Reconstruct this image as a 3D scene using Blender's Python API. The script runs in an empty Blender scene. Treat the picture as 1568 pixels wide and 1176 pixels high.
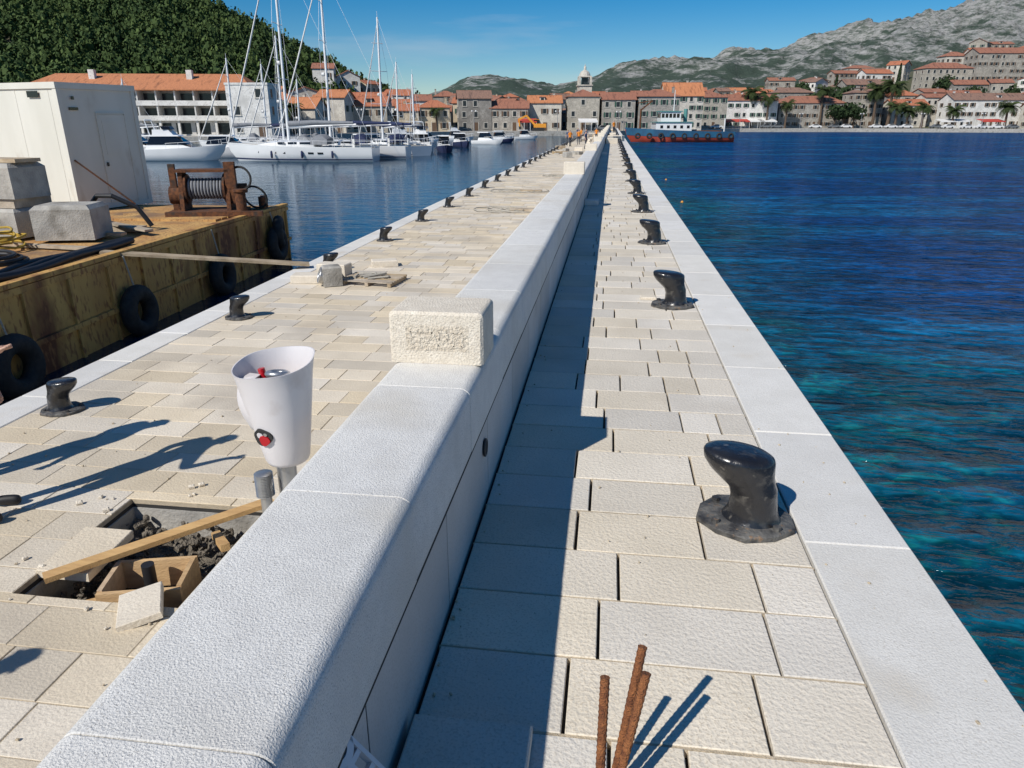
import bpy, math, random
import numpy as np
from mathutils import Vector, Matrix, noise
R = random.Random(11)
sc = bpy.context.scene
COL = sc.collection

# ------------------------------------------------------------------ materials
def mat(name, c1, c2=None, scale=4.0, rough=.7, metal=0., bump=0., bscale=60., rnd=0., contrast=(.35,.65),
        speck=None, sscale=90., sthr=.12, stretch=(1,1,1), coat=0., bdist=.02, spec=.5, c3=None, s3=.7, t3=(.55,.7), grain=None, gscale=200., stain=None, sts=.35, stt=(.56,.72)):
    m = bpy.data.materials.new(name); m.use_nodes = True
    nt = m.node_tree; N = nt.nodes; L = nt.links
    b = N['Principled BSDF']
    b.inputs['Roughness'].default_value = rough
    b.inputs['Metallic'].default_value = metal
    b.inputs['Specular IOR Level'].default_value = spec
    if coat: b.inputs['Coat Weight'].default_value = coat; b.inputs['Coat Roughness'].default_value = .12
    tc = N.new('ShaderNodeTexCoord'); mp = N.new('ShaderNodeMapping'); mp.inputs['Scale'].default_value = stretch
    L.new(tc.outputs['Object'], mp.inputs['Vector'])
    def nz(s, d=3):
        n = N.new('ShaderNodeTexNoise'); n.inputs['Scale'].default_value = s; n.inputs['Detail'].default_value = d
        L.new(mp.outputs[0], n.inputs['Vector']); return n
    def ramp(sock, a, c):
        r = N.new('ShaderNodeMapRange'); r.inputs['From Min'].default_value = a; r.inputs['From Max'].default_value = c
        L.new(sock, r.inputs['Value']); return r.outputs[0]
    def mix(fac, a, c, bt='MIX'):
        x = N.new('ShaderNodeMix'); x.data_type = 'RGBA'; x.blend_type = bt
        if isinstance(fac, (int, float)): x.inputs[0].default_value = fac
        else: L.new(fac, x.inputs[0])
        for i, v in ((6, a), (7, c)):
            if isinstance(v, tuple): x.inputs[i].default_value = (*v[:3], 1)
            else: L.new(v, x.inputs[i])
        return x.outputs[2]
    col = mix(ramp(nz(scale).outputs['Fac'], *contrast), c1, c2 if c2 else tuple(v*.82 for v in c1))
    if c3: col = mix(ramp(nz(s3, 6).outputs['Fac'], *t3), col, c3)
    if grain: col = mix(ramp(nz(gscale, 2).outputs['Fac'], .52, .66), col, grain)
    if speck:
        v = N.new('ShaderNodeTexVoronoi'); v.inputs['Scale'].default_value = sscale; L.new(mp.outputs[0], v.inputs['Vector'])
        f = ramp(v.outputs['Distance'], sthr, sthr*.4)
        f2 = ramp(nz(sscale*.3, 2).outputs['Fac'], .45, .6)
        mm = N.new('ShaderNodeMath'); mm.operation = 'MULTIPLY'; L.new(f, mm.inputs[0]); L.new(f2, mm.inputs[1])
        col = mix(mm.outputs[0], col, speck)
    if rnd:
        at = N.new('ShaderNodeAttribute'); at.attribute_name = 'rnd'
        r = N.new('ShaderNodeMapRange'); r.inputs['To Min'].default_value = 1-rnd; r.inputs['To Max'].default_value = 1+rnd*.6
        L.new(at.outputs['Fac'], r.inputs['Value'])
        m1 = N.new('ShaderNodeMath'); m1.operation='MULTIPLY'; m1.inputs[1].default_value=7.31; L.new(at.outputs['Fac'],m1.inputs[0])
        m2 = N.new('ShaderNodeMath'); m2.operation='FRACT'; L.new(m1.outputs[0],m2.inputs[0])
        r2 = N.new('ShaderNodeMapRange'); r2.inputs['To Min'].default_value=.72; r2.inputs['To Max'].default_value=1.25; L.new(m2.outputs[0],r2.inputs['Value'])
        hs = N.new('ShaderNodeHueSaturation'); L.new(col, hs.inputs['Color']); L.new(r.outputs[0], hs.inputs['Value']); L.new(r2.outputs[0], hs.inputs['Saturation'])
        col = hs.outputs[0]
    if stain: col = mix(ramp(nz(sts, 8).outputs['Fac'], *stt), col, stain)
    L.new(col, b.inputs['Base Color'])
    if bump:
        bp = N.new('ShaderNodeBump'); bp.inputs['Strength'].default_value = bump; bp.inputs['Distance'].default_value = bdist
        n2 = nz(bscale, 4); L.new(n2.outputs['Fac'], bp.inputs['Height']); L.new(bp.outputs[0], b.inputs['Normal'])
    return m

M = {}
M['paver'] = mat('pale_limestone_paver', (.69,.63,.535), (.62,.565,.475), scale=2.2, rough=.85, bump=.7, bscale=60, bdist=.008, rnd=.15, speck=(.38,.33,.27), sscale=60, sthr=.17, c3=(.55,.49,.40), s3=1.3, t3=(.55,.75), grain=(.54,.48,.395), gscale=120, stain=(.50,.44,.355), sts=.8, stt=(.60,.80))
M['paver_q'] = mat('cream_quay_paver', (.69,.605,.475), (.61,.53,.41), scale=2.0, rough=.88, bump=.6, bscale=50, bdist=.01, rnd=.17, c3=(.49,.425,.335), s3=.9, t3=(.52,.75), grain=(.56,.48,.375), gscale=90, stain=(.44,.385,.31), sts=.45, stt=(.57,.78))
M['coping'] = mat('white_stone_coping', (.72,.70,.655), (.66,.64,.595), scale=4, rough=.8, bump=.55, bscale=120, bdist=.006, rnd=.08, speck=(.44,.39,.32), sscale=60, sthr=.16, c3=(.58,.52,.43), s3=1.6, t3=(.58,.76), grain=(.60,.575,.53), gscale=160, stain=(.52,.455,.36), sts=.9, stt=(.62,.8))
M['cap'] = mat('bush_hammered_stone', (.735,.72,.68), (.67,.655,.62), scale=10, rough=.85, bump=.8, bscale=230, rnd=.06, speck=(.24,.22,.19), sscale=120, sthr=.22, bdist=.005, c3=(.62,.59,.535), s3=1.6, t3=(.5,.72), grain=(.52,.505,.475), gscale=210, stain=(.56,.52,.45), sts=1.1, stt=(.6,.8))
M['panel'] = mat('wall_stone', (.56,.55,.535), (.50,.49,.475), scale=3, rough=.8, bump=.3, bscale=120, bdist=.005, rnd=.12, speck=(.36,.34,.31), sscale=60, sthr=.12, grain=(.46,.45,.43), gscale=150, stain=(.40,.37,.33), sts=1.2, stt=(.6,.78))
M['block'] = mat('carved_block_stone', (.73,.66,.55), (.65,.58,.475), scale=18, rough=.9, bump=.7, bscale=110, bdist=.01, speck=(.45,.38,.3), sscale=45, sthr=.19, grain=(.6,.53,.43), gscale=120)
M['carve'] = mat('rough_carving', (.69,.615,.50), (.60,.52,.41), scale=30, rough=.95, bump=1., bscale=70, bdist=.016)
M['sand'] = mat('joint_sand', (.53,.44,.32), (.42,.35,.25), scale=20, rough=1, bump=.5, bscale=200)
M['dark'] = mat('dark_joint', (.025,.024,.023), (.04,.038,.035), rough=1)
M['conc'] = mat('concrete', (.42,.40,.36), (.30,.285,.26), scale=3, rough=.9, bump=.6, bscale=30, c3=(.20,.185,.16), s3=2)
M['wetconc'] = mat('quay_face_concrete', (.25,.24,.2), (.12,.12,.09), scale=2, rough=.8, bump=.7, bscale=20)
M['dirt'] = mat('gravel_fill', (.25,.215,.17), (.12,.105,.085), scale=25, rough=1, bump=1., bscale=50, bdist=.06)
M['wood'] = mat('raw_timber', (.60,.40,.20), (.47,.30,.15), scale=3, rough=.7, stretch=(1,8,8), bump=.3, bscale=20, rnd=.15)
M['oldwood'] = mat('weathered_plank', (.48,.39,.28), (.32,.25,.17), scale=4, rough=.85, bump=.4, bscale=30, rnd=.1)
M['bollard'] = mat('black_bollard_paint', (.011,.011,.013), (.018,.018,.020), rough=.3, coat=.4, bump=.45, bscale=18, scale=8, c3=(.07,.065,.058), s3=14, t3=(.58,.72), stain=(.10,.092,.08), sts=26, stt=(.64,.72))
M['dust'] = mat('dusty_black_flange', (.025,.025,.027), (.13,.125,.115), scale=16, rough=.6, bump=.5, bscale=60, c3=(.20,.13,.08), s3=30, t3=(.6,.7))
M['rust'] = mat('rusty_steel', (.19,.075,.03), (.08,.035,.02), scale=14, rough=.9, metal=.2, bump=.9, bscale=60, c3=(.05,.045,.04), s3=4)
M['rebar'] = mat('rusty_rebar', (.36,.14,.05), (.17,.06,.025), scale=40, rough=.95, bump=.8, bscale=200)
M['whiteplastic'] = mat('white_plastic', (.66,.63,.63), (.61,.58,.58), rough=.4, scale=3, bump=.08, bscale=12, c3=(.50,.45,.43), s3=7, t3=(.6,.8))
M['redplastic'] = mat('red_plastic', (.5,.01,.02), rough=.25)
M['steel'] = mat('galvanised_steel', (.55,.55,.54), (.4,.4,.4), rough=.35, metal=.8, scale=12)
M['hull_y'] = mat('rusted_yellow_hull', (.60,.37,.11), (.48,.27,.08), scale=1.6, rough=.75, bump=.4, bscale=10, c3=(.15,.055,.022), s3=1.1, t3=(.52,.64), stretch=(1,1,.4), grain=(.3,.14,.05), gscale=14)
M['deck_y'] = mat('rusted_orange_deck', (.58,.36,.13), (.42,.22,.075), scale=1.5, rough=.85, bump=.5, bscale=12, c3=(.22,.14,.08), s3=.9, t3=(.5,.66), grain=(.25,.12,.05), gscale=20)
M['cabin'] = mat('cream_container_paint', (.68,.67,.60), (.62,.61,.54), scale=1.5, rough=.5, c3=(.46,.41,.33), s3=2.2, t3=(.62,.8), stretch=(1,1,.35))
M['rubber'] = mat('tyre_rubber', (.014,.014,.014), (.03,.029,.027), rough=.75, scale=9, bump=.4, bscale=30)
M['hose'] = mat('yellow_hose', (.45,.30,.04), rough=.6)
M['blackhose'] = mat('black_hose', (.02,.02,.022), rough=.5)
M['rope'] = mat('rope', (.45,.42,.36), (.3,.28,.24), scale=60, rough=.95)
M['gel'] = mat('white_gelcoat', (.76,.76,.75), (.72,.72,.71), rough=.2, coat=.4, scale=.6)
M['teak'] = mat('boat_deck', (.52,.47,.38), rough=.7)
M['bglass'] = mat('dark_glass', (.01,.012,.016), rough=.06)
M['alu'] = mat('mast_aluminium', (.78,.78,.78), (.72,.72,.72), rough=.4, metal=.1)
M['navy'] = mat('navy_canvas', (.015,.025,.08), rough=.8)
M['graycan'] = mat('grey_canvas', (.22,.23,.25), rough=.85)
M['orange'] = mat('orange_paint', (.72,.30,.03), rough=.45)
M['redhull'] = mat('red_antifouling', (.42,.06,.03), (.30,.045,.03), rough=.6, scale=.8, c3=(.2,.06,.04), s3=1.5)
M['bluehull'] = mat('blue_hull_paint', (.02,.11,.20), (.02,.07,.14), rough=.5, scale=.8)
M['teal'] = mat('teal_paint', (.10,.28,.26), rough=.5)
M['hair'] = mat('dark_hair', (.02,.014,.01), rough=.7)
M['skin'] = mat('skin', (.50,.30,.21), (.46,.27,.19), rough=.55)
M['shirt'] = mat('work_shirt', (.05,.08,.16), rough=.9)
M['hivis'] = mat('hivis_vest', (.75,.25,.02), rough=.8)
M['pants'] = mat('work_trousers', (.05,.055,.07), rough=.9)
M['shoe'] = mat('black_shoe', (.012,.012,.014), rough=.6)
for i, (c, d) in enumerate([((.46,.42,.35),(.34,.31,.26)), ((.38,.35,.305),(.27,.25,.22)), ((.62,.58,.50),(.50,.46,.40)), ((.74,.72,.68),(.64,.62,.58)), ((.31,.29,.26),(.20,.185,.165)), ((.57,.48,.35),(.47,.39,.28)), ((.42,.385,.33),(.29,.265,.23))]):
    M['wall%d'%i] = mat('house_wall_%d'%i, c, d, scale=.9, rough=.9, bump=.4, bscale=5, c3=tuple(v*.75 for v in d), s3=.35, t3=(.5,.75), grain=tuple(v*.8 for v in d), gscale=3.5)
for i, (c, d) in enumerate([((.46,.17,.085),(.34,.12,.065)), ((.36,.15,.09),(.24,.105,.07)), ((.54,.215,.095),(.42,.165,.075)), ((.29,.165,.115),(.18,.11,.085))]):
    M['roof%d'%i] = mat('clay_tile_roof_%d'%i, c, d, scale=2.2, rough=.85, stretch=(3,.6,.6), bump=.8, bscale=3, bdist=.1, c3=tuple(v*.6 for v in d), s3=.5)
M['winglass'] = mat('window_glass', (.02,.025,.03), rough=.15)
M['shut_g'] = mat('green_shutter', (.03,.09,.06), rough=.7)
M['shut_b'] = mat('brown_shutter', (.12,.07,.04), rough=.7)
M['frame'] = mat('stone_surround', (.55,.52,.46), rough=.8)
M['awn'] = mat('white_awning', (.75,.74,.72), rough=.8)
M['awnred'] = mat('red_awning', (.5,.06,.04), rough=.8)
M['bark'] = mat('bark', (.13,.09,.06), (.08,.055,.04), scale=6, rough=.95, bump=.8, bscale=15)

def leafmat(name, dark, light):
    m = bpy.data.materials.new(name); m.use_nodes = True; nt = m.node_tree; N = nt.nodes; L = nt.links
    b = N['Principled BSDF']; b.inputs['Roughness'].default_value = .8; b.inputs['Specular IOR Level'].default_value = .15
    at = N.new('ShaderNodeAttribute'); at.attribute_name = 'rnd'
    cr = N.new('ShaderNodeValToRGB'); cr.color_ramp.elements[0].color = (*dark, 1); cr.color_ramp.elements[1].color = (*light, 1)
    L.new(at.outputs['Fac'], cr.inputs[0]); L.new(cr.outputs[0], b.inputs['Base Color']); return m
M['leaf'] = leafmat('pine_foliage', (.022,.045,.016), (.085,.125,.036))
M['leafd'] = leafmat('dark_tree_foliage', (.012,.026,.012), (.045,.07,.026))
M['cyp'] = leafmat('cypress_foliage', (.010,.022,.010), (.04,.065,.025))
M['palm'] = leafmat('palm_frond', (.015,.03,.010), (.075,.10,.035))

# ------------------------------------------------------------------ mesh builder
class MB:
    def __init__(s): s.v=[]; s.f=[]; s.m=[]; s.r=[]; s.M=Matrix.Identity(4)
    def add(s, vs, fs, m=0, r=None):
        o=len(s.v); 
        if r is None: r=R.random()
        s.v += [tuple(s.M@Vector(v)) for v in vs]
        for f in fs: s.f.append(tuple(i+o for i in f)); s.m.append(m); s.r.append(r)
    def box(s,x0,x1,y0,y1,z0,z1,m=0,r=None):
        s.add([(x0,y0,z0),(x1,y0,z0),(x1,y1,z0),(x0,y1,z0),(x0,y0,z1),(x1,y0,z1),(x1,y1,z1),(x0,y1,z1)],
              [(0,3,2,1),(4,5,6,7),(0,1,5,4),(1,2,6,5),(2,3,7,6),(3,0,4,7)],m,r)
    def cbox(s,x0,x1,y0,y1,z0,z1,c=.01,m=0,r=None,j=0.):   # box with chamfered (and optionally worn) top edges
        P=[(x0,y0,z0),(x1,y0,z0),(x1,y1,z0),(x0,y1,z0),(x0,y0,z1-c),(x1,y0,z1-c),(x1,y1,z1-c),(x0,y1,z1-c),
               (x0+c,y0+c,z1),(x1-c,y0+c,z1),(x1-c,y1-c,z1),(x0+c,y1-c,z1)]
        if j:
            sx=(1,-1,-1,1); sy=(1,1,-1,-1); d=[(R.random()*j,R.random()*j) for _ in range(4)]
            P=[(p[0]+sx[i%4]*d[i%4][0],p[1]+sy[i%4]*d[i%4][1],p[2]) for i,p in enumerate(P)]
        s.add(P,[(0,1,5,4),(1,2,6,5),(2,3,7,6),(3,0,4,7),(4,5,9,8),(5,6,10,9),(6,7,11,10),(7,4,8,11),(8,9,10,11)],m,r)
    def beam(s,p0,p1,w,h,m=0,r=None):
        p0=Vector(p0);p1=Vector(p1);d=p1-p0;l=d.length
        q=d.to_track_quat('X','Z').to_matrix().to_4x4(); old=s.M
        s.M=old@Matrix.Translation(p0)@q; s.box(0,l,-w/2,w/2,-h/2,h/2,m,r); s.M=old
    def cyl(s,p0,p1,r0,r1=None,n=12,m=0,r=None):
        if r1 is None: r1=r0
        s.loft([ring(p0,p1,r0,n,0),ring(p0,p1,r1,n,1)],m,True,r)
    def loft(s,secs,m=0,caps=True,r=None,closed=True):
        n=len(secs[0]); vs=[p for c in secs for p in c]; fs=[]
        for i in range(len(secs)-1):
            for j in range(n if closed else n-1):
                k=(j+1)%n; fs.append((i*n+j,i*n+k,(i+1)*n+k,(i+1)*n+j))
        if caps: fs.append(tuple(range(n-1,-1,-1))); fs.append(tuple((len(secs)-1)*n+j for j in range(n)))
        s.add(vs,fs,m,r)
    def rev(s,prof,c=(0,0,0),n=24,m=0,caps=False,r=None):
        s.loft([[(c[0]+a*math.cos(t*2*math.pi/n),c[1]+a*math.sin(t*2*math.pi/n),c[2]+z) for t in range(n)] for a,z in prof],m,caps,r)
    def tube(s,pts,rad,n=6,m=0,r=None):
        pts=[Vector(p) for p in pts]; secs=[]
        for i,p in enumerate(pts):
            d=(pts[min(i+1,len(pts)-1)]-pts[max(i-1,0)]).normalized()
            a=d.cross(Vector((0,0,1))); 
            if a.length<.05: a=d.cross(Vector((0,1,0)))
            a.normalize(); b=a.cross(d)
            rr=rad[i] if isinstance(rad,(list,tuple)) else rad
            secs.append([tuple(p+a*rr*math.cos(2*math.pi*j/n)+b*rr*math.sin(2*math.pi*j/n)) for j in range(n)])
        s.loft(secs,m,True,r)
    def torus(s,c,axis,R0,r0,n=28,k=10,m=0,flat=1.):
        ax=Vector(axis).normalized(); a=ax.orthogonal().normalized(); b=ax.cross(a); secs=[]
        for i in range(n+1):
            t=2*math.pi*i/n; d=a*math.cos(t)+b*math.sin(t)
            secs.append([tuple(Vector(c)+d*(R0+r0*math.cos(2*math.pi*j/k))+ax*(r0*flat*math.sin(2*math.pi*j/k))) for j in range(k)])
        s.loft(secs,m,False)
    def build(s,name,mats,parent=None,smooth=None,loc=None,rotz=0):
        me=bpy.data.meshes.new(name); me.from_pydata(s.v,[],s.f)
        for x in mats: me.materials.append(M[x] if isinstance(x,str) else x)
        me.polygons.foreach_set('material_index',s.m)
        a=me.attributes.new('rnd','FLOAT','FACE'); a.data.foreach_set('value',s.r)
        me.update()
        if smooth is not None:
            me.shade_smooth()
            try: me.set_sharp_from_angle(angle=math.radians(smooth))
            except Exception: pass
        o=bpy.data.objects.new(name,me); COL.objects.link(o)
        if parent: o.parent=parent
        if loc is not None: o.location=loc
        o.rotation_euler[2]=rotz
        return o
def ring(p0,p1,r,n,which):
    p0=Vector(p0);p1=Vector(p1);d=(p1-p0).normalized(); a=d.orthogonal().normalized(); b=d.cross(a); c=p1 if which else p0
    return [tuple(c+a*r*math.cos(2*math.pi*j/n)+b*r*math.sin(2*math.pi*j/n)) for j in range(n)]
def empty(name,loc=(0,0,0),rotz=0):
    o=bpy.data.objects.new(name,None); COL.objects.link(o); o.location=loc; o.rotation_euler[2]=rotz; o.empty_display_size=.3; return o
def inst(name,src,loc,rotz=0,scale=1):
    o=bpy.data.objects.new(name,src.data); COL.objects.link(o); o.location=loc; o.rotation_euler[2]=rotz; o.scale=(scale,)*3 if isinstance(scale,(int,float)) else scale; return o

SEA=-2.0; QZ=-1.0; END=186.0
HEAD=math.radians(7.55)
def TW(x,d,z=0):   # town survey frame (rotated grid of the old town) -> world
    return Vector((x*math.cos(HEAD)-d*math.sin(HEAD), x*math.sin(HEAD)+d*math.cos(HEAD), z))

# ------------------------------------------------------------------ seaside walkway
b=MB()
y=-1.9
XR0,XR1=-.512,.893
while y<END-2:
    pitch=.318+R.uniform(-.012,.012)
    x=XR0
    first=R.uniform(.30,.62)
    while x<XR1-.02:
        w=first if x==XR0 else R.choice([.22,.30,.38,.46,.54,.6])
        x1=min(x+w,XR1)
        if XR1-x1<.16: x1=XR1
        y0_,y1_=y+.0035,y+pitch-.0035
        if y0_<1.44 and y1_>1.44 and x1>-.04: y0_=1.44
        if not (y1_<1.44 and y1_>1.2 and x1>-.04 and x<.2):
            b.cbox(x+.0045,x1-.0045,y0_,y1_,-.05+R.uniform(-.001,.001),R.uniform(-.002,.002),.003,0,j=.0028)
        x=x1
    b.box(XR0,XR1,y+pitch-.0045,y+pitch+.0045,-.05,-.003-R.random()*.002,1)
    y+=pitch
b.build('stone_walkway_paving',['paver','sand'])
b=MB(); y=-1.9
while y<END-2:
    w=1.17; b.cbox(.899,1.335,y+.0015,y+w-.0015,-.22,.003+R.uniform(-.001,.001),.006,0,j=.0015); y+=w
b.build('pier_edge_coping',['coping'])

# pier body with the opening in the lower quay pavement
HX0,HX1,HY0,HY1=-3.5,-2.42,3.2,4.36
b=MB()
b.box(-.93,1.30,-3,END,-7,-.035,0)
for (x0,x1,y0,y1) in [(-5.97,HX0,-3,END),(HX1,-.93,-3,END),(HX0,HX1,-3,HY0),(HX0,HX1,HY1,END)]:
    b.box(x0,x1,y0,y1,-7,-1.04,0)
b.box(HX0,HX1,HY0,HY1,-7,-1.42,1)
b.build('pier_body',['dark','dirt'])
b=MB(); b.box(1.30,1.322,-3,END,-7,-.22,0); b.box(-5.992,-5.97,-3,END,-7,-1.2,0)
b.build('pier_face',['wetconc'])
# left quay tiles, cut around the opening
b=MB(); y=-2.2
def qtile(x0,x1,y0,y1):
    if x1-x0<.05 or y1-y0<.05: return
    b.cbox(x0+.0025,x1-.0025,y0+.0025,y1-.0025,-1.06,QZ+R.uniform(-.003,.003),.003,0,j=.003)
while y<END-2:
    pitch=.33+R.uniform(-.02,.02); x=-5.555; first=R.uniform(.3,.7)
    while x<-.95:
        w=first if x==-5.555 else R.choice([.4,.5,.6,.72,.85])
        x1=min(x+w,-.94)
        if -.94-x1<.16: x1=-.94
        ya,yb_=y,y+pitch
        if x1>HX0 and x<HX1 and yb_>HY0 and ya<HY1:
            if ya<HY0: qtile(x,x1,ya,HY0)
            if yb_>HY1: qtile(x,x1,HY1,yb_)
            yc,yd=max(ya,HY0),min(yb_,HY1)
            if x<HX0: qtile(x,HX0,yc,yd)
            if x1>HX1: qtile(HX1,x1,yc,yd)
        else: qtile(x,x1,ya,yb_)
        x=x1
    y+=pitch
b.box(-5.555,HX0-.001,-2.2,END-2,-1.06,-1.006,1); b.box(HX1+.001,-.94,-2.2,END-2,-1.06,-1.006,1)
b.box(HX0,HX1,-2.2,HY0-.001,-1.06,-1.006,1); b.box(HX0,HX1,HY1+.001,END-2,-1.06,-1.006,1)
b.build('quay_paving',['paver_q','sand'])
b=MB(); y=-2.2
while y<END-2:
    b.cbox(-6.0,-5.56,y+.002,y+1.2-.002,-1.25,QZ+.004,.01,0); y+=1.2
b.build('quay_edge_coping',['coping'])

# ------------------------------------------------------------------ parapet wall
WX0,WX1,WT=-.932,-.52,.685
def profile(x0,x1,z0,z1,r,n=6):
    p=[(x0,z0)]
    for i in range(n+1):
        t=math.pi-(math.pi/2)*i/n; p.append((x0+r+r*math.cos(t),z1-r+r*math.sin(t)))
    for i in range(n+1):
        t=math.pi/2-(math.pi/2)*i/n; p.append((x1-r+r*math.cos(t),z1-r+r*math.sin(t)))
    p.append((x1,z0)); return p
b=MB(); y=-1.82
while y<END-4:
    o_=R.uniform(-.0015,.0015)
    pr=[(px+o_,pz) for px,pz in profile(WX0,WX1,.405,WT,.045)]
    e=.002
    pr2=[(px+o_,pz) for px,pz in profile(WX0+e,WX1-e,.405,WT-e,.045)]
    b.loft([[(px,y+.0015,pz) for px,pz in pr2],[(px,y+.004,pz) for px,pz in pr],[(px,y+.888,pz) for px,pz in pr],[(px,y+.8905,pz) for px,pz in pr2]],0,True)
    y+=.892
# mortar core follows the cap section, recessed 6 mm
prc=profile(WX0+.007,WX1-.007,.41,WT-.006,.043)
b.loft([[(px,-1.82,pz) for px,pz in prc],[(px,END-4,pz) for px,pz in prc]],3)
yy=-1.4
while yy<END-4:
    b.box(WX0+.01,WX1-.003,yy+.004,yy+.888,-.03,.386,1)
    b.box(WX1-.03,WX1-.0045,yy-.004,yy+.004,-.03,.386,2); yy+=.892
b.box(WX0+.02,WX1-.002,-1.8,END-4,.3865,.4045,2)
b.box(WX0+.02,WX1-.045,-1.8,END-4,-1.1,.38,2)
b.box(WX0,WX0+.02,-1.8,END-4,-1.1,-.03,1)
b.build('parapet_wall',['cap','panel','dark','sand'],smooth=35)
b=MB()
b.cyl((-.545,2.95,.28),(-.512,2.95,.28),.036,n=20,m=0)
b.torus((-.515,2.95,.28),(1,0,0),.038,.006,m=1)
b.build('wall_conduit_outlet',['dark','blackhose'],smooth=40)

def wall_block(y0,first=False):
    b=MB()
    x0,x1,z0,z1=WX0-.004,WX1+.004,WT+.001,WT+.235
    pr=profile(x0,x1,z0,z1,.022); e=.012
    pr2=profile(x0+e,x1-e,z0,z1-e,.022)
    b.loft([[(px,y0,pz) for px,pz in pr2],[(px,y0+.012,pz) for px,pz in pr],[(px,y0+.29,pz) for px,pz in pr],[(px,y0+.3,pz) for px,pz in pr2]],0)
    if first:
        fx0,fx1,fz0,fz1=x0+.075,x1-.065,z0+.06,z1-.06
        b.box(fx0,fx1,y0-.001,y0+.004,fz0,fz1,1)
        for k in range(160):
            cx=R.uniform(fx0+.008,fx1-.008); cz=R.uniform(fz0+.006,fz1-.006); s=R.uniform(.002,.006)
            b.box(cx-s,cx+s,y0-.0018-R.random()*.0012,y0,cz-s*.8,cz+s*.8,1)
        def stroke(a,c): b.beam((a[0],y0+.0015,a[1]),(c[0],y0+.0015,c[1]),.009,.010,1)
        gx=fx0+.02; gz=fz0+.022; H=.065
        for sh in ([(0,H*.1,0,H),(0,H,.04,H),(.04,H,.04,0)],[(0,0,.035,H),(.035,H,.06,0)],[(0,0,0,H),(0,H,.04,H),(.04,H,.04,H*.5),(.04,H*.5,0,H*.5)],[(.0,0,.04,0),(.04,0,.04,H),(.04,H,0,H),(0,H,0,0)]):
            for a in sh: stroke((gx+a[0],gz+a[1]),(gx+a[2],gz+a[3]))
            gx+=.064
    return b.build('carved_stone_block',['block','carve'],smooth=35)
wall_block(2.93,True)
for yb in (15.0,27.2,39.5,52,64,76,88,100,112,124,136): wall_block(yb)
b=MB()
for yb in (15.6,40,64): b.cbox(WX1+.01,WX1+.30,yb,yb+.3,0.004,.12,.01,0)
b.build('stone_steps',['cap'])

# ------------------------------------------------------------------ bollards
b=MB()
fl=[]
for i in range(10):
    t=2*math.pi*i/10+.3; rr=.212 if i%2 else .2
    fl.append((rr*1.05*math.cos(t)+.01,rr*.95*math.sin(t)))
b.loft([[(x,y,.0) for x,y in fl],[(x,y,.020) for x,y in fl],[(x*.96,y*.96,.027) for x,y in fl]],1)
secs=[]
for z,cx,rx,ry,tl in [(.02,.035,.135,.12,0),(.04,.036,.118,.11,0),(.07,.038,.106,.103,0),(.13,.036,.101,.10,0),(.175,.026,.106,.102,.05),(.21,-.002,.122,.106,.10),(.245,-.028,.142,.112,.16),(.28,-.042,.154,.116,.18),(.315,-.045,.155,.117,.16),(.330,-.044,.148,.110,.14),(.340,-.043,.125,.092,.12),(.345,-.04,.07,.05,.08)]:
    secs.append([(cx+rx*math.cos(2*math.pi*j/28),ry*math.sin(2*math.pi*j/28),z-tl*rx*math.cos(2*math.pi*j/28)*.8) for j in range(28)])
b.loft(secs,0)
for t in (40,140,220,320):
    a=math.radians(t); c=(.17*math.cos(a)+.01,.155*math.sin(a))
    b.cyl((c[0],c[1],.02),(c[0],c[1],.045),.018,n=6,m=1)
bol=b.build('mooring_bollard',['bollard','dust'],smooth=45,loc=(.665,2.93,.003),rotz=math.radians(-8))
yb=6.95
while yb<150:
    inst('mooring_bollard',bol,(.65,yb,.003),math.radians(R.uniform(-12,4)),.97); yb+=3.83
yb=5.9
while yb<150:
    inst('mooring_bollard',bol,(-5.27,yb,QZ+.003),math.radians(180+R.uniform(-12,12)),.95); yb+=3.58

# ------------------------------------------------------------------ rebar
b=MB()
def rebar(p0,p1,r=.0125,m=0):
    p0=Vector(p0);p1=Vector(p1);n=84;pts=[];rad=[]
    for i in range(n+1):
        f=i/n; pts.append(p0.lerp(p1,f)); rad.append(r*(1.09 if i%3==0 else .97))
    b.tube(pts,rad,8,m)
rebar((.045,1.38,-.1),(.047,1.505,.33)); rebar((.06,1.40,-.1),(.141,1.545,.405)); rebar((.055,1.35,-.1),(.152,1.50,.36))
b.build('rusty_rebar_starter',['rebar'],smooth=60)
b=MB(); b.box(-.04,.21,1.1,1.438,-.034,-.02,0)
b.build('concrete_pocket',['conc'])
b=MB(); b.cbox(-.5,-.15,.7,1.585,.003,.06,.006,0); b.build('loose_stone_slab',['paver'])
b=MB(); b.M=Matrix.Translation((-.42,1.13,.25))@Matrix.Rotation(math.radians(-18),4,'Z')@Matrix.Rotation(math.radians(52),4,'Y')@Matrix.Rotation(math.radians(12),4,'Z')
b.box(-.2,.2,-.045,-.035,-.012,.012); b.box(-.2,.2,.035,.045,-.012,.012)
for i in range(9): b.box(-.2+i*.048,-.188+i*.048,-.035,.035,-.010,.010)
b.box(-.2,.2,-.004,.004,-.009,.009)
b.rev([(.048,-.012),(.048,.012),(.03,.012),(.03,-.012)],c=(-.2,0,0),n=20)
b.build('plastic_cable_bracket',['whiteplastic'],smooth=30)
b=MB(); b.cbox(.36,.52,7.15,7.25,.004,.03,.008)
b.build('stone_offcut',['block'])
b=MB()
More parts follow.
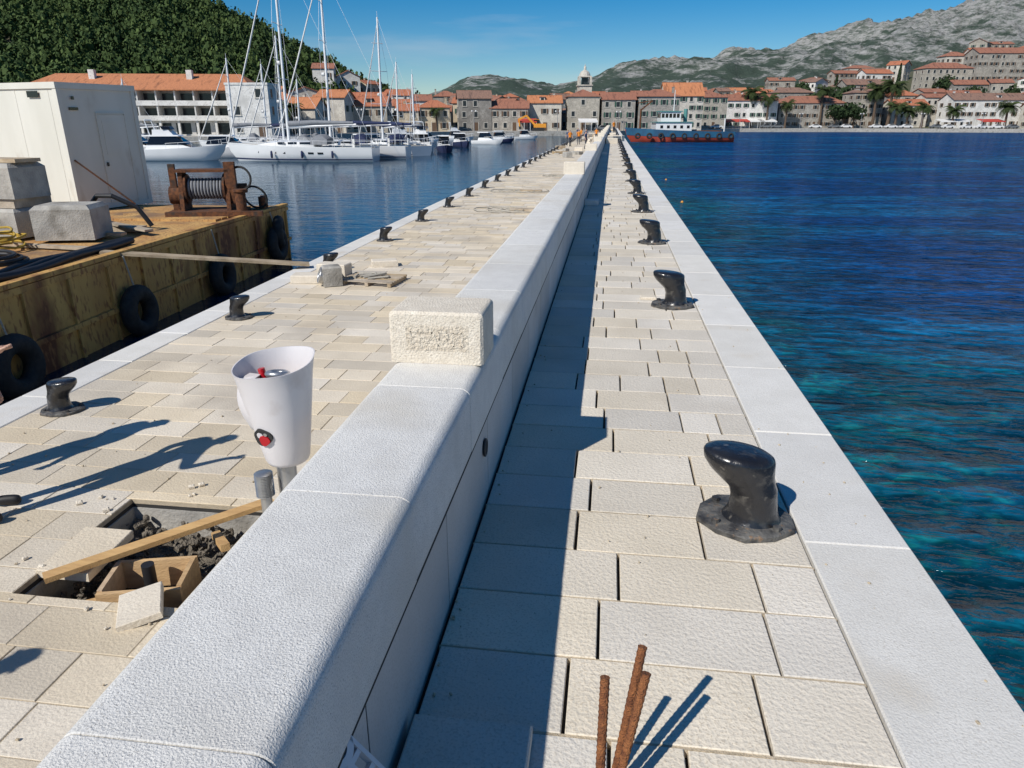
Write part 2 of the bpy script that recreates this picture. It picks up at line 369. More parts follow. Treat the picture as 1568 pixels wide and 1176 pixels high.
for k in range(520):
    if R.random()<.5: x=R.choice([R.uniform(-.5,.88),R.uniform(-.5,-.42),R.uniform(.8,1.3)]); z=.003
    else: x=R.uniform(-5.4,-1.2); z=QZ+.003
    yv=1.2+R.random()**1.8*22
    if HX0-.05<x<HX1+.05 and HY0-.05<yv<HY1+.05: continue
    s=R.uniform(.0015,.006)*(1 if z>0 else 1.6)
    b.M=Matrix.Translation((x,yv,z+s*.6))@Matrix.Rotation(R.random()*3,4,'Z')@Matrix.Rotation(R.random()*.6,4,'X'); b.cbox(-s,s,-s*.7,s*.7,-s*.6,s*.6,s*.3,0)
b.build('stone_crumbs',['sand'])

# ------------------------------------------------------------------ pavement opening with timber
e=empty('pavement_opening')
b=MB()
def slab(x0,x1,y0,y1,z,t=.05,m=0):b.cbox(x0,x1,y0,y1,z-t,z,.005,m)
b.box(HX0-.0,HX0+.012,HY0,HY1,-1.42,-1.07,1);b.box(HX1-.012,HX1,HY0,HY1,-1.42,-1.07,1);b.box(HX0+.012,HX1-.012,HY0,HY0+.012,-1.42,-1.07,1);b.box(HX0+.012,HX1-.012,HY1-.012,HY1,-1.42,-1.07,1)
b.M=Matrix.Translation((-3.34,3.72,-1.09))@Matrix.Rotation(.08,4,'Z')@Matrix.Rotation(.06,4,'Y'); slab(-.2,.14,-.3,.22,.10,.06)
b.M=Matrix.Translation((-2.62,3.16,-.99))@Matrix.Rotation(.55,4,'Z')@Matrix.Rotation(-.14,4,'Y'); slab(-.12,.12,-.17,.15,.04,.045)
b.build('loose_pavers',['paver_q','conc'],e)
b=MB()
n=30; vs=[];fs=[]
for i in range(n):
    for j in range(n):
        x=HX0+.02+(HX1-HX0-.04)*i/(n-1); yy=HY0+.02+(HY1-HY0-.04)*j/(n-1)
        z=-1.33+.12*noise.noise(Vector((x*3,yy*3,0)))+.05*noise.noise(Vector((x*14,yy*14,3)))+.2*max(0,(abs(x+2.96)-.25))+.25*max(0,yy-4.0)
        vs.append((x,yy,z))
for i in range(n-1):
    for j in range(n-1): fs.append((i*n+j,(i+1)*n+j,(i+1)*n+j+1,i*n+j+1))
b.add(vs,fs,0)
for k in range(260):
    x=R.uniform(HX0+.05,HX1-.05); yy=R.uniform(HY0+.05,HY1-.05); s=R.uniform(.008,.035); z=-1.28+R.uniform(-.04,.06)+.2*max(0,abs(x+2.96)-.25)+.25*max(0,yy-4.)
    b.M=Matrix.Translation((x,yy,z))@Matrix.Rotation(R.random()*3,4,'Z')@Matrix.Rotation(R.random()*3,4,'X'); b.cbox(-s,s,-s*.7,s*.7,-s*.6,s*.6,s*.3,0)
b.M=Matrix.Identity(4)
b.build('gravel',['dirt','conc'],e,smooth=20)
b=MB()
b.M=Matrix.Translation((-2.82,3.52,-1.13))@Matrix.Rotation(.25,4,'Z')
for a in (-.17,.17): b.box(-.25,.25,a-.015,a+.015,-.1,.1,0); 
for a in (-.235,.235): b.box(a-.015,a+.015,-.155,.155,-.09,.11,0)
b.M=Matrix.Identity(4)
b.beam((-3.36,3.30,-.955),(-2.36,4.36,-.93),.09,.035,0)
b.beam((-3.28,3.36,-1.22),(-3.0,3.5,-1.2),.05,.05,0)
b.beam((-2.72,4.15,-1.12),(-2.5,3.9,-1.05),.06,.05,0)
b.build('timber_formwork',['wood'],e)
b=MB(); b.tube([(-2.84,3.56,-1.4),(-2.845,3.56,-1.2),(-2.84,3.555,-.98)],.04,14,0); b.build('conduit_pipe',['blackhose'],e,smooth=40)
b=MB()
for k in range(16):
    x,yy=R.choice([(-3.62,3.5),(-3.0,4.5),(-2.3,3.5),(-3.7,4.2),(-2.8,3.05),(-3.35,3.25)]); x+=R.uniform(-.15,.15); yy+=R.uniform(-.15,.15); s=R.uniform(.006,.022)
    if HX0<x<HX1 and HY0<yy<HY1: continue
    b.M=Matrix.Translation((x,yy,QZ+s*.6+.004))@Matrix.Rotation(R.random()*3,4,'Z')@Matrix.Rotation(R.random()*.6,4,'X'); b.cbox(-s,s,-s*.7,s*.7,-s*.6,s*.6,s*.3,0)
b.build('stone_chips',['block'])

# ------------------------------------------------------------------ white shrouded lamp stub
e=empty('wrapped_lamp_post',(-1.222,2.4,0))
b=MB()
n=48; secs=[]
for f,rad in [(0,.062),(.015,.078),(.05,.085),(.25,.099),(.45,.112),(.65,.126),(.85,.139),(.97,.149),(1.0,.153),(1.0,.149),(.96,.145),(.7,.127),(.45,.110),(.2,.095),(.1,.083)]:
    ringp=[]
    for j in range(n):
        t=2*math.pi*j/n; wob=1+.014*math.sin(3*t+f*5)+.006*math.sin(7*t+9*f)
        z=.44+.41*f+.014*f*math.cos(t)+.018*f*math.sin(t)+.004*math.sin(3*t)*f
        ringp.append((rad*wob*math.cos(t)+.012*(1-f),rad*wob*math.sin(t),z))
    secs.append(ringp)
b.loft(secs,0,False)
b.build('white_plastic_shroud',['whiteplastic'],e,smooth=50)
b=MB()
secs=[]
for i in range(13):
    a=i/12; w=math.sin(a*math.pi)
    cx=-.118-.030*w+(.025*a); zz=.79-.20*a
    secs.append([(cx-.010*w-.004,-.03,zz),(cx,-.055,zz),(cx+.05,-.07,zz),(cx+.05,0.02,zz),(cx,.03,zz)])
b.loft(secs,0); b.build('shroud_fold',['whiteplastic'],e,smooth=80)
b=MB()
nrm=Vector((.0,-1,-.17)).normalized()
def disc(c,r,th,m,n=20,sx=1.): 
    c=Vector(c); a=Vector((1,0,0)); bb=nrm.cross(a).normalized()
    w=[1+.1*math.sin(3*2*math.pi*j/n+1) for j in range(n)]
    b.loft([[tuple(c+a*r*sx*w[j]*math.cos(2*math.pi*j/n)+bb*r*w[j]*math.sin(2*math.pi*j/n)+nrm*o) for j in range(n)] for o in (-.012,th)],m)
c=Vector((-.022,-.106,.585))
disc(c,.035,.006,0); disc(c+Vector((.006,0,-.010)),.022,.010,1,sx=.9); disc(c+Vector((-.010,0,.012)),.011,.011,2); disc(c+Vector((.012,0,.016)),.007,.012,3)
b.build('shroud_opening',['dark','redplastic','whiteplastic','steel'],e,smooth=40)
b=MB()
b.cyl((0,0,-1),(0,0,.5),.038,n=20,m=0); b.rev([(.0,.5),(.05,.5),(.052,.56),(.03,.62),(.03,.80),(0,.80)],n=18,m=1)
b.torus((.02,-.02,.81),(0,.2,1),.035,.012,m=2,n=20,k=8)
b.tube([(-.03,.02,.5),(-.05,.03,.70),(-.07,.03,.81)],.014,8,3)
b.build('lamp_stub',['steel','blackhose','steel','redplastic'],e,smooth=50)
b=MB()
pts=[(-.07,-.06,.31+.1*i/30) for i in range(31)]
b.tube(pts,[.036 if i%2 else .030 for i in range(31)],16,0); b.tube([(-.07,-.06,-1),(-.07,-.06,.31)],.022,12,0)
b.build('flexible_conduit',['steel'],e,smooth=60)

# ------------------------------------------------------------------ quay clutter
b=MB()
for (x,yy,w,d,h,a) in [(-5.1,12.0,.85,.35,.14,.15),(-4.9,12.35,.55,.3,.27,-.1),(-4.35,13.6,.5,.3,.12,.4)]:
    b.M=Matrix.Translation((x,yy,QZ+.004))@Matrix.Rotation(a,4,'Z'); b.cbox(-w/2,w/2,-d/2,d/2,0,h,.015,0)
b.build('stacked_stone_slabs',['block'])
b=MB(); b.M=Matrix.Translation((-4.72,11.75,QZ+.01))@Matrix.Rotation(.5,4,'Z')
b.cbox(-.16,.16,-.14,.14,0,.34,.03,0); b.M=b.M@Matrix.Translation((-.16,0,.17))@Matrix.Rotation(.3,4,'Y')
b.cyl((-.05,0,0),(.02,0,0),.13,n=20,m=1); b.torus((-.05,0,0),(1,0,0),.13,.012,m=1); b.torus((-.05,0,0),(1,0,0),.07,.01,m=1)
b.build('portable_cable_reel',['conc','steel'],smooth=40)
b=MB(); b.M=Matrix.Translation((-4.1,12.1,QZ+.006))@Matrix.Rotation(-.1,4,'Z')
for i in range(7): b.box(-.5,.5,-.35+i*.11,-.28+i*.11,.06,.08,0)
for yv in (-.45,0,.42): b.box(yv,yv+.06,-.36,.40,0,.058,0)
for k in range(5): b.tube([(R.uniform(-.4,.4),R.uniform(-.3,.3),.095),(R.uniform(-.4,.4),R.uniform(-.3,.3),.11),(R.uniform(-.4,.4),R.uniform(-.3,.3),.095)],.02,6,1)
b.build('pallet_with_offcuts',['oldwood','rope'])
for (cx,cy) in ((-3.7,23),(-4.2,29.5),(-3.0,38)):
    b=MB(); pts=[]
    for i in range(90):
        t=i*.22; rr=.5+.3*math.sin(i*.13+cx); pts.append((cx+rr*math.cos(t)*1.3+.01*i,cy+rr*math.sin(t),QZ+.03+.03*(i%3)*.4))
    b.tube(pts,.018,5,0); b.box(cx+.6,cx+1.5,cy-.1,cy+.2,QZ+.006,QZ+.08,1); b.build('rope_coil',['rope','oldwood'],smooth=60)
b=MB(); b.beam((-8.95,11.66,-.50),(-5.75,13.22,-.93),.26,.045,0)
b.build('gangplank',['oldwood'])

# ------------------------------------------------------------------ work barge
BM=Matrix.Translation((-9.04,19.6,0))@Matrix.Rotation(math.atan2(.0504,.9987),4,'Z')
e=empty('work_barge')
DZ=-.56
b=MB(); b.M=BM
b.box(-11,0,-26,0,-2.7,DZ-.02,0)
b.box(-11.05,.03,-26.05,.05,DZ-.12,DZ-.021,0)
for i in range(26):
    yv=-25.7+i*1.02
    b.box(0,.05,yv,yv+.07,-2.7,DZ-.121,0)
b.box(0.0,.07,-26,0,-1.5,-1.42,0)
for i in range(0,12): b.box(-11+i*.9,-10.93+i*.9,0.0,.05,-2.7,DZ-.121,0)
b.build('hull',['hull_y'],e)
b=MB(); b.M=BM
for i in range(13):
    b.box(-11+.006,.0,-26+i*2+.006,-24+i*2-.006,DZ-.018,DZ,0)
b.box(-.12,.04,-26,.04,DZ+.001,DZ+.07,1)
for i in range(9): b.box(-3.2+R.uniform(-.2,.2),-.4,-3.4+i*.32,-3.4+i*.32+.28,DZ+.001,DZ+.05,2)
b.build('deck',['deck_y','hull_y','deck_y'],e)
b=MB(); b.M=BM
for yv,zv in ((-11.0,-1.6),(-7.9,-1.57),(-4.6,-1.58),(-1.35,-1.4)):
    b.torus((.2,yv,zv),(1,.0,.05),.33,.15,m=0,flat=.95,n=30,k=12); b.tube([(.1,yv-.05,DZ),(.2,yv,zv+.3)],.015,5,1)
b.torus((.22,-1.2,-1.1),(1,.3,.0),.3,.13,m=0)
b.build('tyre_fenders',['rubber','rope'],e,smooth=50)
b=MB(); b.M=BM
for k in range(3):
    pts=[(-.35-.12*k+.08*math.sin(i*.5+k),-16+i*.4,DZ+.09+.02*math.sin(i*1.1+k)) for i in range(24)]
    b.tube(pts,.05 if k else .07,8,0)
pts=[]
for i in range(170):
    t=i*.24; rr=.5+.12*math.sin(i*.31); pts.append((-2.7+rr*math.cos(t)*1.15,-7.7+rr*math.sin(t),DZ+.06+.0018*i+.02*math.sin(i*.9)))
b.tube(pts,.022,6,1)
pts=[]
for i in range(90):
    t=i*.26; rr=.4+.08*math.sin(i*.31); pts.append((-1.2+rr*math.cos(t)*1.15,-9.4+rr*math.sin(t),DZ+.1+.002*i))
b.tube(pts,.03,6,0)
b.build('hoses',['blackhose','hose'],e,smooth=60)
def obj_on_barge(name,fn,mats,smooth=None):
    bb=MB(); bb.M=BM; fn(bb); return bb.build(name,mats,e,smooth)
def blocks(bb):
    bb.M=BM@Matrix.Translation((-1.9,-6.3,DZ))@Matrix.Rotation(.2,4,'Z'); bb.cbox(-.55,.55,-.45,.45,.06,.72,.08,0)
    bb.M=BM@Matrix.Translation((-3.4,-6.0,DZ))@Matrix.Rotation(-.15,4,'Z'); bb.cbox(-.75,.6,-.5,.5,.05,.62,.06,0); bb.box(-.7,.55,-.4,.5,.63,.8,1); bb.cbox(-.55,.65,-.45,.42,.81,1.48,.08,0); bb.box(-.5,.7,-.3,.3,1.49,1.56,1)
    bb.M=BM@Matrix.Translation((-1.6,-5.2,DZ)); bb.box(-.5,.5,-.1,.1,.02,.14,1)
    bb.beam((-.6,.2,.2),(.9,-.5,.12),.2,.04,1); bb.beam((-2.2,-.6,.1),(.6,-.9,.1),.16,.05,1); bb.beam((-1.8,-1.9,.06),(.9,-2.4,.06),.16,.05,1)
    bb.tube([(-1.2,0,.1),(-.9,.2,.4),(-.5,.1,.75),(-.1,.0,.76),(.3,.2,.5),(.5,.3,.1)],.05,8,2)
obj_on_barge('concrete_blocks',blocks,['conc','oldwood','blackhose'])
def winch(bb):
    bb.M=BM@Matrix.Translation((-1.15,-2.1,DZ))@Matrix.Rotation(.25,4,'Z')
    bb.box(-.9,.9,-.5,.5,.03,.14,0)
    for xx in (-.62,.48): 
        bb.loft([[(xx,-.4,.14),(xx+.1,-.4,.14),(xx+.1,.4,.14),(xx,.4,.14)],[(xx,-.22,1.05),(xx+.1,-.22,1.05),(xx+.1,.22,1.05),(xx,.22,1.05)]],0)
    bb.cyl((-.52,0,.65),(.48,0,.65),.2,n=20,m=1)
    for xx in (-.5,.42): bb.cyl((xx,0,.65),(xx+.05,0,.65),.36,n=24,m=0)
    for i in range(11): bb.torus((-.4+i*.076,0,.65),(1,0,0),.235,.03,m=2,n=18,k=6)
    bb.cyl((.6,0,.65),(.95,0,.65),.12,n=14,m=0); bb.cyl((-.9,0,.5),(-.62,0,.5),.22,n=16,m=0)
    bb.box(-.7,.6,-.3,.3,1.06,1.12,0); bb.box(-.85,-.7,-.12,.0,.14,1.25,0); bb.box(.5,.75,-.3,-.1,.3,1.3,0)
    bb.cyl((.85,-.45,.14),(.85,-.45,.6),.13,n=14,m=0); bb.cyl((.85,-.45,.6),(.85,-.45,.66),.17,n=14,m=0)
    bb.torus((.85,-.2,.9),(.3,1,0),.28,.03,m=1,n=20,k=6); bb.torus((1.1,.2,.4),(.3,1,.4),.3,.03,m=1,n=20,k=6)
    bb.beam((-.9,-.7,.1),(1.4,-.8,.1),.12,.12,0)
    bb.cyl((1.2,.5,.03),(1.2,.5,.38),.09,n=12,m=0); bb.cyl((1.2,.85,.03),(1.2,.85,.38),.09,n=12,m=0)
obj_on_barge('deck_winch',winch,['rust','rubber','graycan'],40)
ca=math.atan2(.97,.24)-math.pi/2
CM=Matrix.Translation((-13.7,17.4,DZ+.06))@Matrix.Rotation(ca,4,'Z')
b=MB(); b.M=CM
b.box(-6,0,0,2.3,0.08,2.95,0); b.box(-6.04,.04,-.04,2.34,2.951,3.1,0); b.box(-6.03,.03,-.03,2.33,-.03,.079,0)
for xx in (-6.02,-.1): 
    b.box(xx,xx+.13,-.025,.1,.08,2.95,0)
b.box(-.1,.025,2.2,2.325,.08,2.95,0)
b.box(.001,.02,1.0,1.85,.12,2.35,0); 
for a in ((.98,1.0,.1,2.37),(1.85,1.87,.1,2.37)): b.box(.001,.035,a[0],a[1],a[2],a[3],1)
b.box(.001,.035,.98,1.87,2.37,2.40,1); b.box(.02,.03,1.12,1.7,1.35,2.2,1)
b.box(.02,.06,1.05,1.09,1.05,1.15,2); b.beam((.03,.1,1.25),(.9,.95,.1),.04,.04,3)
b.box(.03,.05,.35,.42,2.7,2.78,2); b.box(.001,.03,.25,.5,2.45,2.52,2)
b.box(-1.0,-.6,-.045,-.04,2.75,2.9,2)
for i in range(5): b.box(-5.1+i*1.2,-5.08+i*1.2,-.006,0,.1,2.93,0)
b.build('site_cabin',['cabin','cabin','bglass','rust'],e)

# ------------------------------------------------------------------ people
def person(name,loc,yaw,top='shirt',near=False,arm=0,step=0.):
    V=[];E=[];Rd=[]
    def v(p,r,par=None):
        V.append(p);Rd.append(r)
        if par is not None:E.append((par,len(V)-1))
        return len(V)-1
    pel=v((0,0,.95),(.15,.11)); sp=v((0,.0,1.14),(.135,.10),pel); ch=v((0,0,1.34),(.17,.115),sp); nb=v((0,-.01,1.47),(.075,.07),ch)
    nk=v((0,.005,1.53),(.055,.055),nb); hd=v((0,.02,1.61),(.078,.092),nk); ht=v((0,.01,1.70),(.07,.085),hd); 
    for s in (-1,1):
        st=step*s
        hp=v((.095*s,0,.88),(.09,.095),pel); kn=v((.11*s,.03+st*.5,.5),(.06,.065),hp); an=v((.12*s,-.01+st,.10),(.042,.045),kn)
        hl=v((.12*s,-.03+st,.05),(.042,.04),an); to=v((.135*s,.17+st,.04),(.045,.035),hl)
        sh=v((.19*s,0,1.42),(.06,.06),ch); 
        if s==1 and arm: el=v((.26,.18,1.2),(.042,.042),sh); wr=v((.18,.40,1.28),(.028,.028),el); dr=Vector((0,.9,.3))
        else: el=v((.25*s,-.01,1.14),(.043,.043),sh); wr=v((.26*s,.1,.90),(.028,.028),el); dr=Vector((0,.25,-1))
        dr.normalize(); w=Vector(V[wr]); pm=v(tuple(w+dr*.06),(.022,.036) ,wr)
        if near:
            for i in range(4):
                o=Vector((0,(i-1.5)*.02,0)) if not arm else Vector(((i-1.5)*.02,0,0))
                p1=w+dr*.095+o; p2=p1+dr*(.035+.006*(i in (1,2)))+Vector((-.008*s,0,0)); 
                q1=v(tuple(p1),(.009,.009),pm); q2=v(tuple(p2),(.008,.008),q1)
            th=v(tuple(w+dr*.05+Vector((-.02*s,.03,0))),(.011,.011),pm); v(tuple(w+dr*.09+Vector((-.03*s,.045,0))),(.009,.009),th)
    me=bpy.data.meshes.new(name+'_sk'); me.from_pydata(V,E,[]); o=bpy.data.objects.new(name+'_sk',me); COL.objects.link(o)
    md=o.modifiers.new('s','SKIN'); md.use_smooth_shade=True
    for i,r in enumerate(Rd): me.skin_vertices[0].data[i].radius=r
    me.skin_vertices[0].data[0].use_root=True
    ss=o.modifiers.new('u','SUBSURF'); ss.levels=2 if near else 1; ss.render_levels=ss.levels
    dg=bpy.context.evaluated_depsgraph_get(); m2=bpy.data.meshes.new_from_object(o.evaluated_get(dg))
    bpy.data.objects.remove(o); m2.name=name
    m2.materials.clear()
    for k in ('skin','hair',top,'pants','shoe'): m2.materials.append(M[k])
    for p in m2.polygons:
        c=p.center; z=c.z
        if z>1.655 or (z>1.57 and c.y<-.02): i=1
        elif z>1.48: i=0
        elif abs(c.x)>.205 and z<1.17 and z>.6: i=0
        elif arm and c.y>.2 and z>1.1: i=0
        elif z>.95: i=2
        elif z>.11: i=3
        else: i=4
        p.material_index=i
    ob=bpy.data.objects.new(name,m2); COL.objects.link(ob); ob.location=loc; ob.rotation_euler[2]=yaw
    f=MB(); f.loft([[(-.012,.1,1.60),(.012,.1,1.60),(.0,.1,1.64)],[(-.006,.125,1.598),(.006,.125,1.598),(0,.112,1.63)]],0)
    for s in (-1,1): f.rev([(0,-.02),(.012,-.012),(.015,0),(.012,.012),(0,.02)],c=(.08*s,.02,1.61),n=8,m=0); f.rev([(0,-.006),(.008,0),(0,.006)],c=(.03*s,.1,1.635),n=8,m=1)
    f.box(-.022,.022,.09,.103,1.565,1.572,2)
    fo=f.build('face',['skin','hair','redplastic'],ob,smooth=60)
    return ob
person('construction_worker',(-4.38,4.0,QZ+.004),math.radians(-75),near=True,arm=1,top='hivis')
person('construction_worker',(-5.2,4.25,QZ+.004),math.radians(-90),near=True)
person('construction_worker',(-4.05,1.2,QZ+.004),math.radians(-60),near=True)
for (x,yv,t) in [(-4.6,84,'hivis'),(-5.0,87,'shirt'),(-3.2,95,'shirt'),(-4.2,104,'hivis'),(-2.6,76,'shirt'),(.2,101,'hivis'),(-5.0,112,'shirt'),(-3.9,90,'hivis'),(-2.2,108,'hivis')]:
    person('pedestrian',(x,yv,(QZ if x<-1 else 0)+.004),R.random()*6,top=t,step=R.uniform(0,.15))

# ------------------------------------------------------------------ sea
def sea_mat():
    m=bpy.data.materials.new('sea_water'); m.use_nodes=True; nt=m.node_tree;N=nt.nodes;L=nt.links
    N.remove(N['Principled BSDF']); out=N['Material Output']
    tc=N.new('ShaderNodeTexCoord'); sp=N.new('ShaderNodeSeparateXYZ'); L.new(tc.outputs['Object'],sp.inputs[0])
    def nz(scale,st,detail=3,dist=0.,rot=.25):
        mp=N.new('ShaderNodeMapping'); mp.inputs['Scale'].default_value=st; mp.inputs['Rotation'].default_value=(0,0,rot)
        L.new(tc.outputs['Object'],mp.inputs['Vector'])
        n=N.new('ShaderNodeTexNoise'); n.inputs['Scale'].default_value=scale; n.inputs['Detail'].default_value=detail; n.inputs['Distortion'].default_value=dist
        L.new(mp.outputs[0],n.inputs['Vector']); return n.outputs['Fac']
    def mr(s,a,c,t0=0.,t1=1.,sm=True):
        r=N.new('ShaderNodeMapRange'); r.interpolation_type='SMOOTHSTEP' if sm else 'LINEAR'
        for k,v in (('From Min',a),('From Max',c),('To Min',t0),('To Max',t1)): r.inputs[k].default_value=v
        L.new(s,r.inputs['Value']); return r.outputs[0]
    def math_(op,a,c):
        x=N.new('ShaderNodeMath'); x.operation=op
        for i,v in enumerate((a,c)):
            if isinstance(v,(int,float)): x.inputs[i].default_value=v
            else: L.new(v,x.inputs[i])
        return x.outputs[0]
    big=nz(.10,(1,1,1),4,.6)
    near=mr(math_('ADD',sp.outputs['X'],math_('MULTIPLY',math_('SUBTRACT',big,.5),18.)),1.,9.,1.,0.)
    streak=mr(nz(.13,(.35,1.2,1),4,.8),.46,.68)
    right=mr(sp.outputs['X'],-2,1)
    def mix(f,a,c):
        x=N.new('ShaderNodeMix'); x.data_type='RGBA'; L.new(f,x.inputs[0])
        for i,v in ((6,a),(7,c)):
            if isinstance(v,tuple): x.inputs[i].default_value=(*v,1)
            else: L.new(v,x.inputs[i])
        return x.outputs[2]
    w1=nz(.8,(.5,1.4,1),3,.4); w2=nz(2.6,(.6,1.5,1),4,.6,.1); w3=nz(8.,(.7,1.3,1),3,.3)
    deep=mix(streak,(.002,.042,.150),(.003,.090,.215))
    c=mix(math_('MULTIPLY',near,.8),deep,(.002,.068,.095))
    cell=mr(nz(1.3,(1,1,1),3,1.5),.52,.68)
    c=mix(math_('MULTIPLY',math_('MULTIPLY',near,cell),.4),c,(.008,.155,.135))
    rip=mr(w2,.40,.60,.5,1.3); rip1=mr(w1,.38,.62,.7,1.2); rip3=mr(w3,.38,.62,.75,1.25)  # light and dark of the ripples, painted into the water colour
    ml=N.new('ShaderNodeVectorMath'); ml.operation='SCALE'; L.new(c,ml.inputs[0]); L.new(math_('MULTIPLY',math_('MULTIPLY',rip,rip1),rip3),ml.inputs[3])
    c=mix(right,(.004,.028,.055),ml.outputs[0])
    hgt=math_('ADD',math_('ADD',math_('MULTIPLY',w1,1.),math_('MULTIPLY',w2,.42)),math_('MULTIPLY',w3,.10))
    hgt=math_('MULTIPLY',hgt,mr(sp.outputs['X'],-6,1,.06,1.))
    bp=N.new('ShaderNodeBump'); bp.inputs['Strength'].default_value=1.; bp.inputs['Distance'].default_value=.5
    L.new(hgt,bp.inputs['Height'])
    df=N.new('ShaderNodeBsdfDiffuse'); L.new(c,df.inputs['Color']); L.new(bp.outputs[0],df.inputs['Normal'])
    gl=N.new('ShaderNodeBsdfGlossy'); gl.inputs['Color'].default_value=(.85,.93,1,1); L.new(bp.outputs[0],gl.inputs['Normal'])
    L.new(mr(right,0,1,.04,.12,False),gl.inputs['Roughness'])
    fr=N.new('ShaderNodeFresnel'); fr.inputs['IOR'].default_value=1.33; L.new(bp.outputs[0],fr.inputs['Normal'])
    cap=mr(right,0,1,.62,.24,False)
    ms=N.new('ShaderNodeMixShader'); L.new(math_('MINIMUM',fr.outputs[0],cap),ms.inputs[0]); L.new(df.outputs[0],ms.inputs[1]); L.new(gl.outputs[0],ms.inputs[2])
    L.new(ms.outputs[0],out.inputs['Surface'])
    return m
SM=sea_mat()
b=MB(); b.add([(-5000,-3000,SEA),(5000,-3000,SEA),(5000,7000,SEA),(-5000,7000,SEA)],[(0,1,2,3)]); b.build('sea',[SM])
for (x,yv) in ((3.5,36),(3.7,50)):
    b=MB(); b.rev([(0,-.05),(.05,-.04),(.075,0),(.06,.05),(.02,.08),(0,.1)],n=14); b.build('mooring_buoy',['orange'],smooth=60,loc=(x,yv,SEA))

# ------------------------------------------------------------------ land
def interp(t,x):
    if x<=t[0][0]: return t[0][1]
    for (a,va),(c,vc) in zip(t,t[1:]):
        if x<=c: 
            f=(x-a)/(c-a); return va+(vc-va)*f
    return t[-1][1]
DS=[(-1.2,112),(-.6,122),(-.33,130),(-.22,160),(-.08,188),(.12,196),(.18,215),(.30,262),(.45,262),(.7,245),(1.2,230)]
RG=[(-1.2,56),(-.67,56),(-.45,55),(-.415,50),(-.37,45),(-.33,39),(-.29,32),(-.24,24),(-.19,14),(-.1,5.5),(0,5),(.15,6),(.3,11),(.42,20),(.55,29),(.7,33),(1.2,34)]
def ss(t): t=max(0,min(1,t)); return t*t*(3-2*t)
def G(bb,D):
    d0=interp(DS,bb)+16; rr=interp(RG,bb); dr=max(360,d0+140)
    nn=noise.noise(Vector((bb*D*.02,D*.02,0)))
    return -.9+rr*ss((D-d0)/(dr-d0))*(1+.06*nn)
b=MB(); nb,nd=220,60; vs=[];fs=[]
for i in range(nb):
    bb=-1.2+2.4*i/(nb-1); d0=interp(DS,bb)
    for j in range(nd):
        if j==0: vs.append(tuple(TW(bb*d0,d0,-6))); continue
        if j==1: D=d0
        else: D=d0+((j-1)/(nd-2))**1.4*520
        vs.append(tuple(TW(bb*D,D,G(bb,D))))
for i in range(nb-1):
    for j in range(nd-1): fs.append((i*nd+j,(i+1)*nd+j,(i+1)*nd+j+1,i*nd+j+1))
b.add(vs,fs,0)
M['land']=mat('hillside_ground',(.04,.058,.022),(.085,.08,.045),scale=.05,rough=1,bump=.5,bscale=.4,bdist=.8,c3=(.20,.17,.13),s3=.03,t3=(.6,.7))
b.build('hillside_terrain',['land'],smooth=60)
b=MB(); vs=[];fs=[]
for i in range(nb):
    bb=-1.2+2.4*i/(nb-1); d0=interp(DS,bb)
    vs+= [tuple(TW(bb*(d0-.3),d0-.3,-6)),tuple(TW(bb*(d0-.3),d0-.3,-.86)),tuple(TW(bb*(d0+13),d0+13,-.86)),tuple(TW(bb*(d0+13),d0+13,-1.2))]
for i in range(nb-1):
    for j in range(3): fs.append((i*4+j,(i+1)*4+j,(i+1)*4+j+1,i*4+j+1))
b.add(vs,fs,0); b.build('waterfront_promenade',['conc'])

MT=[(-1.3,30),(-.19,28),(-.12,38),(-.08,52),(-.055,68),(-.02,68),(.014,63),(.057,55),(.1,68),(.134,84),(.17,94),(.22,102),(.272,111),(.315,106),(.35,112),(.384,131),(.444,150),(.513,159),(.573,177),(.633,203),(.675,217),(.85,235),(1.3,220)]
b=MB(); nb,nd=480,120; vs=[];fs=[]
for i in range(nb):
    bb=-1.2+2.4*i/(nb-1); dy=interp(MT,bb); top=dy*1700/(1239+.37*dy)
    for j in range(nd):
        D=640+(j/(nd-1))*1500; X=bb*D
        f=ss((D-640)/1060)**.85 if D<1700 else 1-.25*ss((D-1700)/500)
        p=Vector((X*.0045,D*.0045,1.7)); rg=1-abs(noise.fractal(p,.9,2.1,6))*1.4
        fine=noise.fractal(Vector((X*.02,D*.02,5)),.7,2.2,5)
        z=-1+top*f*(.78+.22*rg)+fine*top*.055*min(1,f*3)
        vs.append(tuple(TW(X,D,z)))
for i in range(nb-1):
    for j in range(nd-1): fs.append((i*nd+j,(i+1)*nd+j,(i+1)*nd+j+1,i*nd+j+1))
b.add(vs,fs,0)
